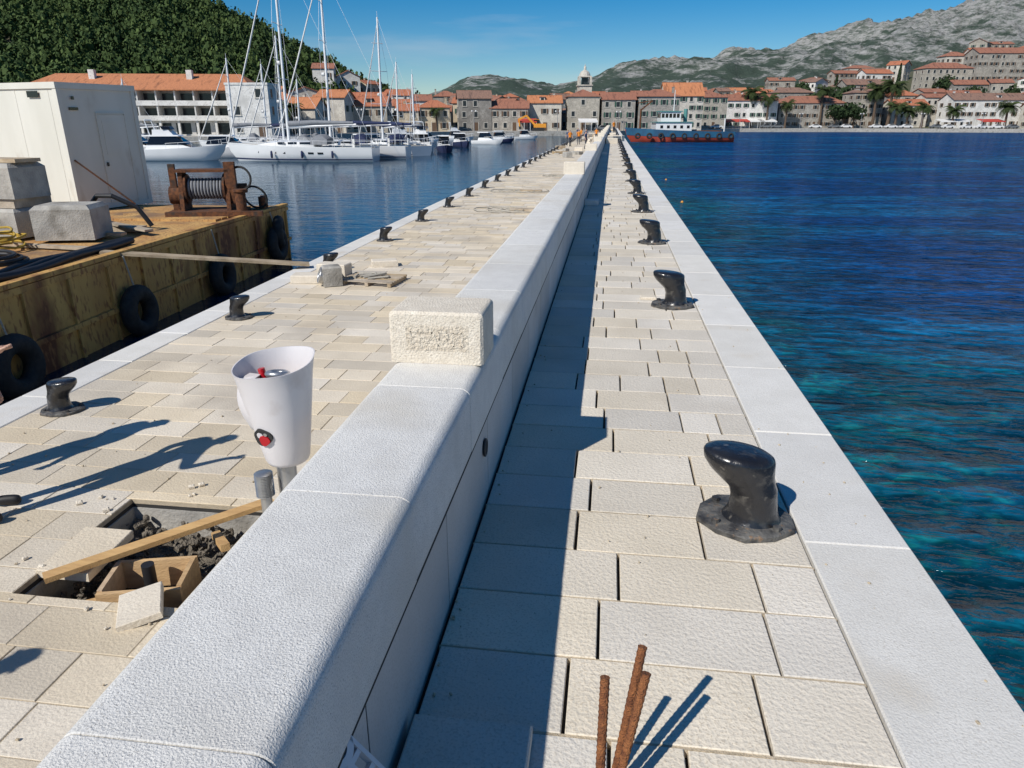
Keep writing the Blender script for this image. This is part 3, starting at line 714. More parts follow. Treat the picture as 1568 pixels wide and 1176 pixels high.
def mt_mat():
    m=bpy.data.materials.new('karst_mountain'); m.use_nodes=True; nt=m.node_tree;N=nt.nodes;L=nt.links;bs=N['Principled BSDF']; bs.inputs['Roughness'].default_value=1; bs.inputs['Specular IOR Level'].default_value=.1
    tc=N.new('ShaderNodeTexCoord'); sp=N.new('ShaderNodeSeparateXYZ'); L.new(tc.outputs['Object'],sp.inputs[0])
    mp=N.new('ShaderNodeMapping'); mp.inputs['Scale'].default_value=(1,1,3.); L.new(tc.outputs['Object'],mp.inputs[0])
    def nz(s,d): n=N.new('ShaderNodeTexNoise'); n.inputs['Scale'].default_value=s; n.inputs['Detail'].default_value=d; n.inputs['Roughness'].default_value=.74; L.new(mp.outputs[0],n.inputs['Vector']); return n.outputs['Fac']
    def mr(s,a,c,t0=0,t1=1):
        r=N.new('ShaderNodeMapRange'); r.inputs[1].default_value=a; r.inputs[2].default_value=c; r.inputs[3].default_value=t0; r.inputs[4].default_value=t1; L.new(s,r.inputs[0]); return r.outputs[0]
    ad=N.new('ShaderNodeMath'); ad.operation='ADD'; L.new(nz(.018,8),ad.inputs[0]); L.new(mr(sp.outputs['Z'],10,150,-.12,.05),ad.inputs[1])
    f=mr(ad.outputs[0],.44,.54)
    x=N.new('ShaderNodeMix'); x.data_type='RGBA'; L.new(f,x.inputs[0]); x.inputs[6].default_value=(.065,.092,.072,1)
    y2=N.new('ShaderNodeMix'); y2.data_type='RGBA'; L.new(mr(nz(.06,8),.40,.55),y2.inputs[0]); y2.inputs[6].default_value=(.13,.155,.13,1); y2.inputs[7].default_value=(.42,.415,.40,1)  # scrub and rock colours include a bluish tint for distance haze
    L.new(y2.outputs[2],x.inputs[7]); L.new(x.outputs[2],bs.inputs['Base Color'])
    bp=N.new('ShaderNodeBump'); bp.inputs['Distance'].default_value=10; bp.inputs['Strength'].default_value=1.; L.new(nz(.05,7),bp.inputs['Height']); L.new(bp.outputs[0],bs.inputs['Normal'])
    return m
b.build('karst_mountain_range',[mt_mat()],smooth=80)

# ------------------------------------------------------------------ houses
occupied=[]
def house(X,D,w,dp,h,rh,wall,roof,hip=False,name='stone_house',rot=0,flat=False,shut=None):
    bb=X/D; z=G(bb,D)-.05
    occupied.append((X,D,max(w,dp)*.55))
    e=empty(name,TW(X,D,z),HEAD+rot)
    a=MB(); x0,x1,y0,y1=-w/2,w/2,-dp/2,dp/2
    a.box(x0,x1,y0,y1,-4,h,0)
    o=.35
    if flat: a.box(x0-.1,x1+.1,y0-.1,y1+.1,h+.002,h+.35,0)
    elif not hip:
        a.add([(x0,y0,h),(x0,y1,h),(x0,0,h+rh),(x1,y0,h),(x1,y1,h),(x1,0,h+rh)],[(0,2,1),(3,4,5),(0,3,5,2),(1,2,5,4)],0)
    a.build('walls',['wall%d'%wall],e)
    if not flat:
        r=MB(); sl=rh/(dp/2); t=.16
        if hip:
            ii=max(0,w/2-dp/2)
            P=[(x0-o,y0-o,h-o*sl*.5),(x1+o,y0-o,h-o*sl*.5),(x1+o,y1+o,h-o*sl*.5),(x0-o,y1+o,h-o*sl*.5),(-ii,0,h+rh),(ii,0,h+rh)]
            P2=[(p[0],p[1],p[2]+t) for p in P]
            r.add(P+P2,[(6,7,11,10),(7,8,11),(8,9,10,11),(9,6,10),(0,1,7,6),(1,2,8,7),(2,3,9,8),(3,0,6,9),(3,2,1,0)],0)
        else:
            for s in (-1,1):
                P=[(x0-o,s*(dp/2+o),h-o*sl),(x1+o,s*(dp/2+o),h-o*sl),(x1+o,0,h+rh),(x0-o,0,h+rh)]
                P=[(p[0],p[1],p[2]+.03) for p in P]; P2=[(p[0],p[1],p[2]+t) for p in P]
                f=[(0,1,2,3),(4,5,6,7),(0,1,5,4),(1,2,6,5),(3,0,4,7)]
                r.add(P+P2,f if s<0 else [tuple(reversed(q)) for q in f],0)
            r.box(x0-o,x1+o,-.12,.12,h+rh+t-.02,h+rh+t+.08,0)
        if R.random()<.75:
            cx=R.uniform(x0+.8,x1-.8); r.box(cx-.3,cx+.3,.9,1.4,h,h+rh+.7,1); r.box(cx-.4,cx+.4,.8,1.5,h+rh+.71,h+rh+.8,1)
        if R.random()<.3 and w>8:
            cx=R.uniform(x0+2,x1-2); zz=h+rh*.35; r.box(cx-.7,cx+.7,y0*.72,0,zz-.8,zz+.85,2); r.box(cx-.85,cx+.85,y0*.78,0,zz+.86,zz+1.0,0); r.box(cx-.4,cx+.4,y0*.72-.03,y0*.7,zz-.2,zz+.65,3)
        r.build('roof',['roof%d'%roof,'wall%d'%wall,'wall%d'%wall,'winglass'],e)
    wn=MB(); ns=max(1,int(h/2.5)); sh=h/ns; nw=max(2,int(w/2.4)); sm=shut if shut is not None else R.choice([0,1,2,2])
    def win(cx,cz,face,ww=.9,hh=1.25):
        old=wn.M
        if face=='f': wn.M=Matrix.Translation((cx,y0,cz))
        elif face=='l': wn.M=Matrix.Translation((x0,cx,cz))@Matrix.Rotation(-math.pi/2,4,'Z')
        else: wn.M=Matrix.Translation((x1,cx,cz))@Matrix.Rotation(math.pi/2,4,'Z')
        wn.box(-ww/2,ww/2,-.03,.02,0,hh,0)
        wn.box(-ww/2-.14,-ww/2,-.07,.02,-.1,hh+.1,1);wn.box(ww/2,ww/2+.14,-.07,.02,-.1,hh+.1,1);wn.box(-ww/2,ww/2,-.07,.02,hh,hh+.12,1);wn.box(-ww/2-.2,ww/2+.2,-.14,.02,-.22,-.101,1)
        if sm and R.random()<.8:
            for s in (-1,1): wn.box(s*(ww/2+.3)-.22,s*(ww/2+.3)+.22,-.12,-.072,0,hh,1+sm)
        wn.M=old
    for s in range(ns):
        zc=s*sh+.85
        for i in range(nw):
            cx=x0+(i+.5)*w/nw+R.uniform(-.25,.25)
            if s==0 and i==nw//2: 
                wn.box(cx-.55,cx+.55,y0-.05,y0,0.02,2.2,3); wn.box(cx-.7,cx-.551,y0-.09,y0,0.02,2.3,1); wn.box(cx+.551,cx+.7,y0-.09,y0,.02,2.3,1); continue
            if R.random()<.2: continue
            win(cx,zc,'f')
        m2=max(1,int(dp/3.5))
        for i in range(m2):
            win(y0+(i+.5)*dp/m2,zc,'l'); win(y0+(i+.5)*dp/m2,zc,'r')
    wn.build('windows',['winglass','frame','shut_g','shut_b'],e)
    return e
BIG=[(40,212,11,9,8.8,1.8,1,1,True,'stone_palace'),(29,212,9,9,8.0,1.8,6,1,False,'stone_house'),(19.5,212,8.5,9,8.8,1.8,0,1,True,'stone_house'),(9,212,9,8,7.2,1.8,2,2,False,'stone_house'),
 (54,245,12,10,10,3.8,2,2,False,'gabled_mansion'),(67,262,11,9,10.,1.8,0,1,True,'stone_house'),(86,278,18,10,9.4,2.0,3,1,False,'waterfront_hotel'),
 (109,282,24,10,8.6,2.4,1,1,True,'stone_warehouse'),(130,284,11,10,12.,2.,6,3,True,'stone_palace'),(146,284,13,9,7.5,2.,2,0,False,'stone_house'),
 (169,275,26,10,9.2,2.2,3,3,False,'waterfront_hotel'),(198,278,22,10,10.5,2.2,0,1,True,'stone_house'),
 (150,330,18,10,10,2.2,1,3,False,'stone_house'),(186,335,20,10,11,2.4,0,1,True,'stone_palace'),(215,345,24,11,11.5,2.4,6,1,False,'old_monastery'),(118,325,16,10,9.5,2,4,3,True,'stone_house')]
for (X,D,w,dp,h,rh,wl,rf,hp_,nm) in BIG: house(X,D,w,dp,h,rh,wl,rf,hip=hp_,name=nm)
house(-44,131,7,7,8.2,.6,3,0,flat=True,name='white_harbour_office')
nbig=list(occupied)
for off,hm in [(17,6.6),(32,6.6),(48,6.6),(66,6.4),(88,6.2),(114,6.2),(145,6.)]:
    bbv=-.345
    while bbv<.78:
        D=interp(DS,bbv)+off+R.uniform(-2,5)
        w=R.uniform(5.5,10.5); 
        if bbv>.3: w=R.uniform(8,15)
        wb=w/D
        bb=bbv+wb/2
        left=bb<-.1; dens=.97
        if left: dens={17:.75,32:.75,48:.6,66:.5,88:.35,114:.2,145:.05}[off]
        if left and bb<-.27 and off>60: dens=0
        if bb>.3: dens=.85 if off<120 else .55
        if .16<bb<.2: dens=.5
        X=bb*D
        clash=any(abs(X-o[0])<o[2]+w*.45 and abs(D-o[1])<11 for o in nbig)
        if R.random()<dens and not clash:
            h=hm+R.choice([-2.2,-.8,0,.6,1.6]) 
            if bb>.3: h+=1.4
            if left: h-=.8
            dp=R.uniform(6,8.5)
            wallc=R.choice([0,1,2,4,6,6,3,5,0]) if not left else R.choice([2,3,5,0,3])
            if bb>.36: wallc=R.choice([0,1,4,6,2,3,2])
            rc=R.choice([0,1,2,1,3]) if not left else R.choice([0,1,2,0])
            if bb>.34: rc=R.choice([1,3,1,0])
            rh=R.uniform(1.2,2.0)
            if R.random()<.25 and off>17: house(X,D,dp,w*.95,h,rh,wallc,rc,rot=R.choice([-1,1])*R.uniform(.3,1.3))
            else: house(X,D,w*.98,dp,h,rh,wallc,rc,hip=R.random()<.3,rot=R.uniform(-.15,.15),name='stone_house' if not left else 'tiled_roof_house')
        bbv+=wb+R.choice([0,0,.003,.010])
# hotel
e=empty('harbour_hotel',TW(-62,140,-.9),HEAD+.08)
a=MB()
Lh=24; f0=2.6; fh=2.5
a.box(-Lh,Lh*.62,-3,9,0,f0,0)
for s in range(2):
    z=f0+s*fh
    a.box(-Lh-.4,Lh*.62+.4,-4.5,9,z,z+.35,0); a.box(-Lh-.4,Lh*.62+.4,-4.5,-4.35,z+.351,z+.85,0)
    a.box(-Lh,Lh*.62,-2.0,9,z+.351,z+fh-.001,1)
n=13
for i in range(n):
    x=-Lh+i*(Lh*1.62)/(n-1); a.box(x-.2,x+.2,-4.2,-3.8,0,f0-.01,0)
    for s in range(2):
        a.box(x-.12,x+.12,-4.34,-2.0,f0+s*fh+.351,f0+s*fh+fh-.01,0)
        a.box(x+.3,x+2.9,-2.04,-2.0,f0+s*fh+.4,f0+s*fh+2.1,2)
for i in range(11): a.box(-Lh+1.2+i*3.4,-Lh+3.8+i*3.4,-3.03,-3,.3,2.2,2)
te=f0+2*fh
a.build('walls',['wall3','wall2','winglass'],e)
a=MB(); 
P=[(-Lh-.8,-5,te),(Lh*.62+.8,-5,te),(Lh*.62-3,3,te+2.9),(-Lh+3,3,te+2.9),(Lh*.62+.8,11,te),(-Lh-.8,11,te)]
a.add(P+[(p[0],p[1],p[2]+.2) for p in P],[(6,7,8,9),(7,10,8),(10,11,9,8),(11,6,9),(0,1,7,6),(1,4,10,7),(4,5,11,10),(5,0,6,11),(0,5,4,1)],0)
for i in range(2): a.box(-Lh+10+i*17,-Lh+11+i*17,0,1,te+2,te+3.6,1)
a.build('roof',['roof2','wall3'],e)
occupied+=[(-62,142,20),(-72,142,20),(-52,142,14)]
for (X,D,w) in [(-83,172,18),(-64,170,20),(-50,160,14)]: house(X,D,w,9,5.5,2.4,3,2,hip=True,name='hotel_annex')
# church tower
e=empty('church_bell_tower',TW(.094*250,250,3),HEAD)
a=MB(); a.box(-2.2,2.2,-2.2,2.2,-4,9.2,0); a.box(-2.5,2.5,-2.5,2.5,9.202,9.55,0)
for sx in (-1.8,1.8):
    for sy in (-1.8,1.8): a.box(sx-.35,sx+.35,sy-.35,sy+.35,9.55,11.8,0)
a.box(-2.1,2.1,-2.1,2.1,11.802,12.15,0); a.box(-1.0,1.0,-1.0,1.0,9.55,11.8,1)
a.rev([(1.8,12.15),(1.7,12.8),(1.25,13.5),(.6,13.9),(.4,14.),(.4,14.8),(.15,15.3),(0,15.9)],n=10,m=0)
for zz in (4.4,6.8): a.box(-.3,.3,-2.23,-2.2,zz,zz+1.1,1)
a.build('tower',['wall2','winglass'],e)

for (bb,w,mm) in [(.295,9,'awnred'),(.318,7,'awn'),(.336,6,'awn'),(.58,10,'awn'),(.63,8,'awnred'),(.1,5,'awn'),(.02,5,'awnred')]:
    D=interp(DS,bb)+9; e=empty('terrace_awning',TW(bb*D,D,-.86),HEAD)
    a=MB(); a.add([(-w/2,-2,2.4),(w/2,-2,2.4),(w/2,2,3.1),(-w/2,2,3.1),(-w/2,-2,2.1),(w/2,-2,2.1)],[(0,1,2,3),(4,5,1,0)],0)
    for i in range(4):
        for yv in (-1.9,1.9): a.cyl((-w/2+.1+i*(w-.2)/3,yv,0),(-w/2+.1+i*(w-.2)/3,yv,2.4 if yv<0 else 3.08),.06,n=6,m=1)
    a.build('canopy',[mm,'alu'],e)
for bb in (-.32,-.2,-.05,.06,.14,.3,.38,.46,.54,.62):
    D=interp(DS,bb)+3; a=MB(); a.cyl((0,0,0),(0,0,5),.09,.05,n=8); a.cyl((-.5,0,4.9),(.5,0,4.9),.04,n=6)
    for s in(-1,1): a.rev([(0,-.15),(.16,-.1),(.2,.1),(.05,.28),(0,.3)],c=(.5*s,0,4.75),n=8,m=1)
    a.build('street_lamp',['graycan','awn'],loc=TW(bb*D,D,-.86))

def car(loc,rot,colr):
    e=empty('parked_car',loc,rot)
    a=MB(); prof=[(-2.1,.35),(-2.1,.75),(-1.9,.9),(-1.1,.95),(-.5,1.4),(.7,1.42),(1.45,1.0),(2.05,.85),(2.15,.5),(2.1,.3)]
    a.loft([[(x,yv,z) for x,z in prof] for yv in (-.85,.85)],0)
    a.add([(-1.0,-.86,.97),(-.48,-.86,1.35),(.66,-.86,1.36),(1.3,-.86,1.02)],[(0,1,2,3)],1); a.add([(-1.0,.86,.97),(-.48,.86,1.35),(.66,.86,1.36),(1.3,.86,1.02)],[(3,2,1,0)],1)
    for x in (-1.3,1.3):
        for yv in (-.87,.69): a.cyl((x,yv,.32),(x,yv+.18,.32),.32,n=14,m=2)
    a.build('body',[colr,'bglass','rubber'],e)
M['cw']=mat('car_white',(.7,.7,.7),rough=.25); M['cr']=mat('car_red',(.4,.03,.03),rough=.25); M['cg']=mat('car_grey',(.15,.16,.17),rough=.25)
for bb in (.27,.335,.35,.40,.425,.44,.48,.5,.52,.56,.575,.6,.62,.64,.66,.12,-.25,-.16):
    D=interp(DS,bb)+5.5; car(TW(bb*D,D,-.85),HEAD+R.uniform(-.1,.1),R.choice(['cw','cw','cr','cg','cg','cw']))

# ------------------------------------------------------------------ vegetation
def crown(n,rx,ry,rz,size,lumps=7,rs=None,cone=False):
    rg=np.random.default_rng(rs if rs is not None else R.randint(0,9999)); V=[];rn=[]
    cs=[];
    for k in range(lumps):
        v=rg.normal(size=3); v/=np.linalg.norm(v); cs.append((v*np.array([rx,ry,rz])*rg.uniform(.3,.65), rg.uniform(.4,.62)))
    for i in range(n):
        if cone:
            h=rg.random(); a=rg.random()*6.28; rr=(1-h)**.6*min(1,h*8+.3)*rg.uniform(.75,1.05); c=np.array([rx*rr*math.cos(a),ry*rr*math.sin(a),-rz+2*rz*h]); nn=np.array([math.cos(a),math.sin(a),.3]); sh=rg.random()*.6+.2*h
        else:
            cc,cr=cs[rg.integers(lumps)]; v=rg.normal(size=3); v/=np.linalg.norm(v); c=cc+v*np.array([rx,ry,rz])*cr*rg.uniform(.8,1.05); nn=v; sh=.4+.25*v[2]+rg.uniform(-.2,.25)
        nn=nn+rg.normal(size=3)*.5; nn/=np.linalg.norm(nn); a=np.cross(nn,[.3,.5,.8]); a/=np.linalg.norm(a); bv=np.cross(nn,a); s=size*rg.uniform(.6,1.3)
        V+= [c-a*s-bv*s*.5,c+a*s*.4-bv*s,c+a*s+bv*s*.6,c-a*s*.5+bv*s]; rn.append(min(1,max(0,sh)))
    return np.array(V),np.array(rn)
def leafmesh(name,V,rn,mt,parent=None,loc=None):
    n=len(rn); me=bpy.data.meshes.new(name); me.vertices.add(4*n); me.vertices.foreach_set('co',V.astype(np.float32).ravel()); me.loops.add(4*n); me.loops.foreach_set('vertex_index',np.arange(4*n,dtype=np.int32)); me.polygons.add(n); me.polygons.foreach_set('loop_start',np.arange(0,4*n,4,dtype=np.int32))
    try: me.polygons.foreach_set('loop_total',np.full(n,4,dtype=np.int32))
    except Exception: pass
    me.materials.append(M[mt]); a=me.attributes.new('rnd','FLOAT','FACE'); a.data.foreach_set('value',rn.astype(np.float32)); me.update(calc_edges=True); me.validate()
    o=bpy.data.objects.new(name,me); COL.objects.link(o)
    if parent:o.parent=parent
    if loc is not None:o.location=loc
    return o
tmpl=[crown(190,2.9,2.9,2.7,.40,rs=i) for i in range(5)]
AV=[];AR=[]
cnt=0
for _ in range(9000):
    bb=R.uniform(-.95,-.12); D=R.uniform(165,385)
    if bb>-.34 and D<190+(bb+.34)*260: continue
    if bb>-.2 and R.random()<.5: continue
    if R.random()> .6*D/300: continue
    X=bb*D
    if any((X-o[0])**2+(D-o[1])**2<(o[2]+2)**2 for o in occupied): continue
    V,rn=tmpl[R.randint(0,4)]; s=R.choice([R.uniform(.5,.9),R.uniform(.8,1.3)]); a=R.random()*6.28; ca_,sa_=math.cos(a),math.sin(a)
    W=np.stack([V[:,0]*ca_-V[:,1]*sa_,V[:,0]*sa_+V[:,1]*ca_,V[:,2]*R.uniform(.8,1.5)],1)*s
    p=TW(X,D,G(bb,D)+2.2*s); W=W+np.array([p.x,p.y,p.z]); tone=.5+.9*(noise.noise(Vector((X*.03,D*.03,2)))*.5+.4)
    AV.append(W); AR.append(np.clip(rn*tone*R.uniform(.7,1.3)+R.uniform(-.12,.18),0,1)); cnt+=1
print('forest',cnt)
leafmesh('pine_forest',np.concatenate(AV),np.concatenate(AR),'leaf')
def tree(X,D,s,kind='round'):
    p=TW(X,D,G(X/D,D)-.1)
    if kind=='cyp':
        e=empty('cypress_tree',p); V,rn=crown(420,.9,.9,4.2,.28,cone=True); leafmesh('foliage',V*s+np.array([0,0,4.6*s]),rn,'cyp',e)
        a=MB(); a.cyl((0,0,0),(0,0,1.6*s),.18*s,.12*s,n=8); a.build('trunk',['bark'],e)
    else:
        e=empty('broadleaf_tree',p); V,rn=crown(700,3.2,3.,2.4,.28,lumps=10); leafmesh('foliage',V*s+np.array([0,0,4.4*s]),rn,'leafd' if kind=='d' else 'leaf',e)
        a=MB(); a.tube([(0,0,0),(.1,0,1.5*s),(0,.1,3.*s)],[.3*s,.22*s,.15*s],8)
        for t in range(5): a.tube([(0,.0,2.*s),(math.cos(t*1.3)*.8*s,math.sin(t*1.3)*.8*s,3.2*s),(math.cos(t*1.3)*1.6*s,math.sin(t*1.3)*1.6*s,4.4*s)],[.13*s,.09*s,.04*s],6)
        a.build('trunk',['bark'],e,smooth=60)
for bb,D,s in [(-.315,215,1.6),(-.31,220,1.3),(-.27,205,1.1),(-.125,230,1.1),(-.12,231,1.),(-.22,230,1.2),(.42,350,1.3),(.5,360,1.2)]: tree(bb*D,D,s,'cyp')
for bb,D,s in [(-.3,155,1.),(-.26,168,1.1),(-.2,185,1.),(-.17,195,.9),(-.14,215,1.1),(-.34,150,1.),(-.1,230,1.),(-.23,190,1.2),(-.05,290,1.2)]: tree(bb*D,D,s)
for bb,D,s in [(.425,272,1.2),(.437,273,1.4),(.45,272,1.3),(.40,302,1.8),(.385,310,1.6),(.43,318,1.9),(.46,316,1.6),(.415,308,2.),(.3,330,1.4),(.33,345,1.4),(.36,340,1.5),(.53,305,1.4),(.6,312,1.4),(.65,305,1.4),(.21,245,1.),(.48,318,1.6),(.5,322,1.5),(.56,325,1.6),(.62,360,1.5),(.38,350,1.6),(.35,310,1.2)]: tree(bb*D,D,s,'d')
def palm(X,D,h,s=1.,z0=None):
    e=empty('palm_tree',TW(X,D,G(X/D,D) if z0 is None else z0)); a=MB()
    a.tube([(0,0,0),(.1,0,h*.35),(.05,.1,h*.7),(.15,.1,h)],[.34*s,.24*s,.22*s,.3*s],10); a.build('trunk',['bark'],e,smooth=60)
    f=MB()
    for k in range(34):
        az=k*2.4+R.uniform(-.2,.2); up=R.uniform(-.35,1.25); L_=R.uniform(2.2,3.0)*s; P=[]
        x=0;z=h
        for i in range(8):
            t=i/7; ang=up-1.7*t; P.append((x,z)); x+=L_/7*math.cos(ang); z+=L_/7*math.sin(ang)
        c,sn=math.cos(az),math.sin(az)
        for i in range(7):
            (xa,za),(xb,zb)=P[i],P[i+1]
            for q in range(2):
                xm=xa+(xb-xa)*q/2; zm=za+(zb-za)*q/2; xn=xa+(xb-xa)*(q/2+.32); zn=za+(zb-za)*(q/2+.32)
                for sd in (-1,1):
                    wl=.55*s*math.sin(math.pi*min(1,(i+q/2+.8)/8)); dx,dz=(xb-xa)*.9,-.28*s
                    pts=[(xm,0,zm),(xn,0,zn),(xn+dx,sd*wl,zn+dz),(xm+dx*.9,sd*wl,zm+dz)]
                    f.add([(px*c-py*sn+.15,px*sn+py*c+.1,pz) for px,py,pz in pts],[(0,1,2,3)],0,max(0,min(1,.35+.4*up*.6+R.uniform(-.2,.25))))
    f.build('fronds',['palm'],e)
for bb,off,h,s in [(.312,12,12,1.7),(.335,9,10,1.5),(.475,15,13,1.9),(.495,12,14,2.),(.505,9,7,1.7),(.52,9,6,1.6),(.54,9,7,1.6),(.65,9,7,1.6),(.405,14,13,1.5),(.36,10,8,1.3),(-.29,8,5,1.),(-.1,8,5,.9),(.58,8,6,1.4)]:
    D=interp(DS,bb)+off; palm(bb*D,D,h,s)

# ------------------------------------------------------------------ boats
def hullsecs(Lh,B,fb,n=16,full=.8,rake=.12,sheer=.3):
    S=[]
    for i in range(n+1):
        s=i/n; hb=B/2*(full+(1-full)*math.sin(min(1,s/.45)*math.pi/2))*(1-max(0,(s-.45)/.55)**2.3)
        hb=max(hb,.03); z=fb*(1+sheer*(s**2)); x=-Lh/2+s*Lh
        r=rake*Lh*max(0,(s-.8)/.2)
        S.append([(x,-hb,z),(x-r*.15,-hb*.97,z*.55),(x-r*.5,-hb*.86,0.08),(x-r*.7,-hb*.5,-.3),(x-r*.8,0,-.45),(x-r*.7,hb*.5,-.3),(x-r*.5,hb*.86,.08),(x-r*.15,hb*.97,z*.55),(x,hb,z)])
    return S
def deckline(S): return [(s[0],s[-1]) for s in S]
def yacht(X,D,Lh,mast,rot,cover='graycan',hm='gel'):
    e=empty('sailing_yacht',TW(X,D,SEA),HEAD+rot); B=Lh*.3; fb=Lh*.085
    S=hullsecs(Lh,B,fb); a=MB(); a.loft(S,0,False,closed=False); a.add(S[0],[tuple(range(9))],0)
    for sd in (0,-1):
        k=1 if sd==0 else 7
        st=[(s[k][0],s[k][1]+(-.02 if sd==0 else .02),s[k][2]) for s in S]
        for i in range(1,15):
            p,q=st[i],st[i+1]
            if i in (5,6,9,10,12): a.add([(p[0],p[1],p[2]-.0),(q[0]-.4*(q[0]-p[0]),q[1],q[2]),(q[0]-.4*(q[0]-p[0]),q[1],q[2]+.17),(p[0],p[1],p[2]+.17)],[(0,1,2,3) if sd==0 else (3,2,1,0)],1)
    for i in range(len(S)-1):
        p,q=S[i],S[i+1]
        for u,v_ in ((2,1),(6,7)):
            f0,f1=.12,.3
            def lp(a0,b0,f): return tuple(a0[k]+(b0[k]-a0[k])*f for k in range(3))
            A=[lp(p[u],p[v_],f0),lp(q[u],q[v_],f0),lp(q[u],q[v_],f1),lp(p[u],p[v_],f1)]
            oy=-.012 if u==2 else .012; a.add([(t[0],t[1]+oy,t[2]) for t in A],[(0,1,2,3)],2)
    a.build('hull',[hm,'bglass','navy'],e,smooth=50)
    a=MB(); n=len(S)
    for i in range(n-1):
        (p0,p1),(q0,q1)=deckline(S)[i],deckline(S)[i+1]; a.add([p0,q0,q1,p1],[(0,1,2,3)],0)
        for u,v_ in ((p0,q0),(p1,q1)): a.beam((u[0],u[1]*.99,u[2]+.04),(v_[0],v_[1]*.99,v_[2]+.04),.05,.08,1)
    secs=[]
    for x,w,h in [(-.12,.30,.02),(-.11,.31,.55),(.0,.31,.58),(.12,.27,.52),(.22,.2,.3),(.29,.12,.03)]:
        xx=x*Lh; ww=w*B; zz=fb*(1+.3*(x+.5)**2); secs.append([(xx,-ww,zz-.05),(xx,-ww*.93,zz+h*.8),(xx,-ww*.6,zz+h),(xx,ww*.6,zz+h),(xx,ww*.93,zz+h*.8),(xx,ww,zz-.05)])
    a.loft(secs,1)
    for sd in (-1,1):
        for x0,x1 in ((-.09,-.02),(.0,.06),(.08,.13)):
            z=fb*1.12; a.add([(x0*Lh,sd*.302*B,z+.2),(x1*Lh,sd*(.302-.25*max(0,x1))*B,z+.2),(x1*Lh,sd*(.297-.25*max(0,x1))*B,z+.38),(x0*Lh,sd*.297*B,z+.40)],[(0,1,2,3)],2)
    secs=[]
    for x,h in [(-.2,.9),(-.17,1.25),(-.12,1.2),(-.08,.6)]:
        secs.append([(x*Lh,-.3*B,fb+.3),(x*Lh,-.27*B,fb+h*.85),(x*Lh,0,fb+h),(x*Lh,.27*B,fb+h*.85),(x*Lh,.3*B,fb+.3)])
    a.loft(secs,3)
    a.box(-.42*Lh,-.25*Lh,-.33*B,.33*B,fb+2.0,fb+2.07,3)
    for x in (-.42,-.25):
        for sd in (-.32,.32): a.cyl((x*Lh,sd*B,fb),(x*Lh,sd*B,fb+2.),.025,n=6,m=4)
    a.torus((-.36*Lh,.5,fb+.8),(1,0,0),.4,.03,n=16,k=5,m=4); a.box(-.37*Lh,-.355*Lh,.4,.6,fb,fb+.8,1)
    dl=deckline(S)
    for sd in (0,1):
        pts=[(p[sd][0],p[sd][1]*.96,p[sd][2]+.62) for p in dl]; a.tube(pts,.014,5,4)
        for p in pts[::2]: a.cyl((p[0],p[1],p[2]-.62),p,.016,n=5,m=4)
    a.build('deck_fittings',['teak','gel','bglass',cover,'alu'],e,smooth=50)
    a=MB(); mx=.08*Lh; zt=mast
    a.cyl((mx,0,fb),(mx-.25,0,zt),.14,.10,n=10,m=0)
    for f,wd in ((.38,.36),(.62,.3),(.82,.2)):
        a.cyl((mx,-wd*B,f*zt),(mx,wd*B,f*zt),.035,n=6,m=0)
    a.tube([(mx-.1,0,fb+1.9),(-.38*Lh,0,fb+2.1)],.1,8,0)
    a.tube([(mx-.15,0,fb+2.15),(-.1*Lh,0,fb+2.3),(-.36*Lh,0,fb+2.25)],[.28,.22,.14],8,1)
    bow=Vector((Lh/2-.1,0,fb*1.3)); top=Vector((mx-.22,0,zt*.96))
    a.tube([bow,bow.lerp(top,.5)+Vector((0,0,-.15)),top],[.06,.08,.04],6,2)
    a.cyl((-Lh/2+.1,0,fb),(mx-.25,0,zt),.013,n=4,m=0)
    for sd in (-1,1):
        a.cyl((mx-.1,sd*B*.45,fb),(mx,sd*.36*B,.38*zt),.013,n=4,m=0); a.cyl((mx,sd*.36*B,.38*zt),(mx,sd*.3*B,.62*zt),.013,n=4,m=0); a.cyl((mx,sd*.3*B,.62*zt),(mx-.22,0,zt*.98),.013,n=4,m=0)
    a.cyl((mx-.25,0,zt),(mx-.25,0,zt+.6),.02,n=5,m=0); a.cyl((mx+.1,0,.45*zt),(mx+.35,0,.45*zt),.18,n=8,m=2)
    a.build('mast_and_rigging',['alu',cover,'awn'],e,smooth=60)
    a=MB()
    for x in (-.25,-.05,.15):
        for sd in (-1,1): a.rev([(0,-.35),(.1,-.28),(.12,0),(.1,.28),(.03,.35),(0,.36)],c=(x*Lh,sd*(B*.49+.1),fb*.55),n=10,m=0)
    a.build('fenders',['navy'],e,smooth=60)
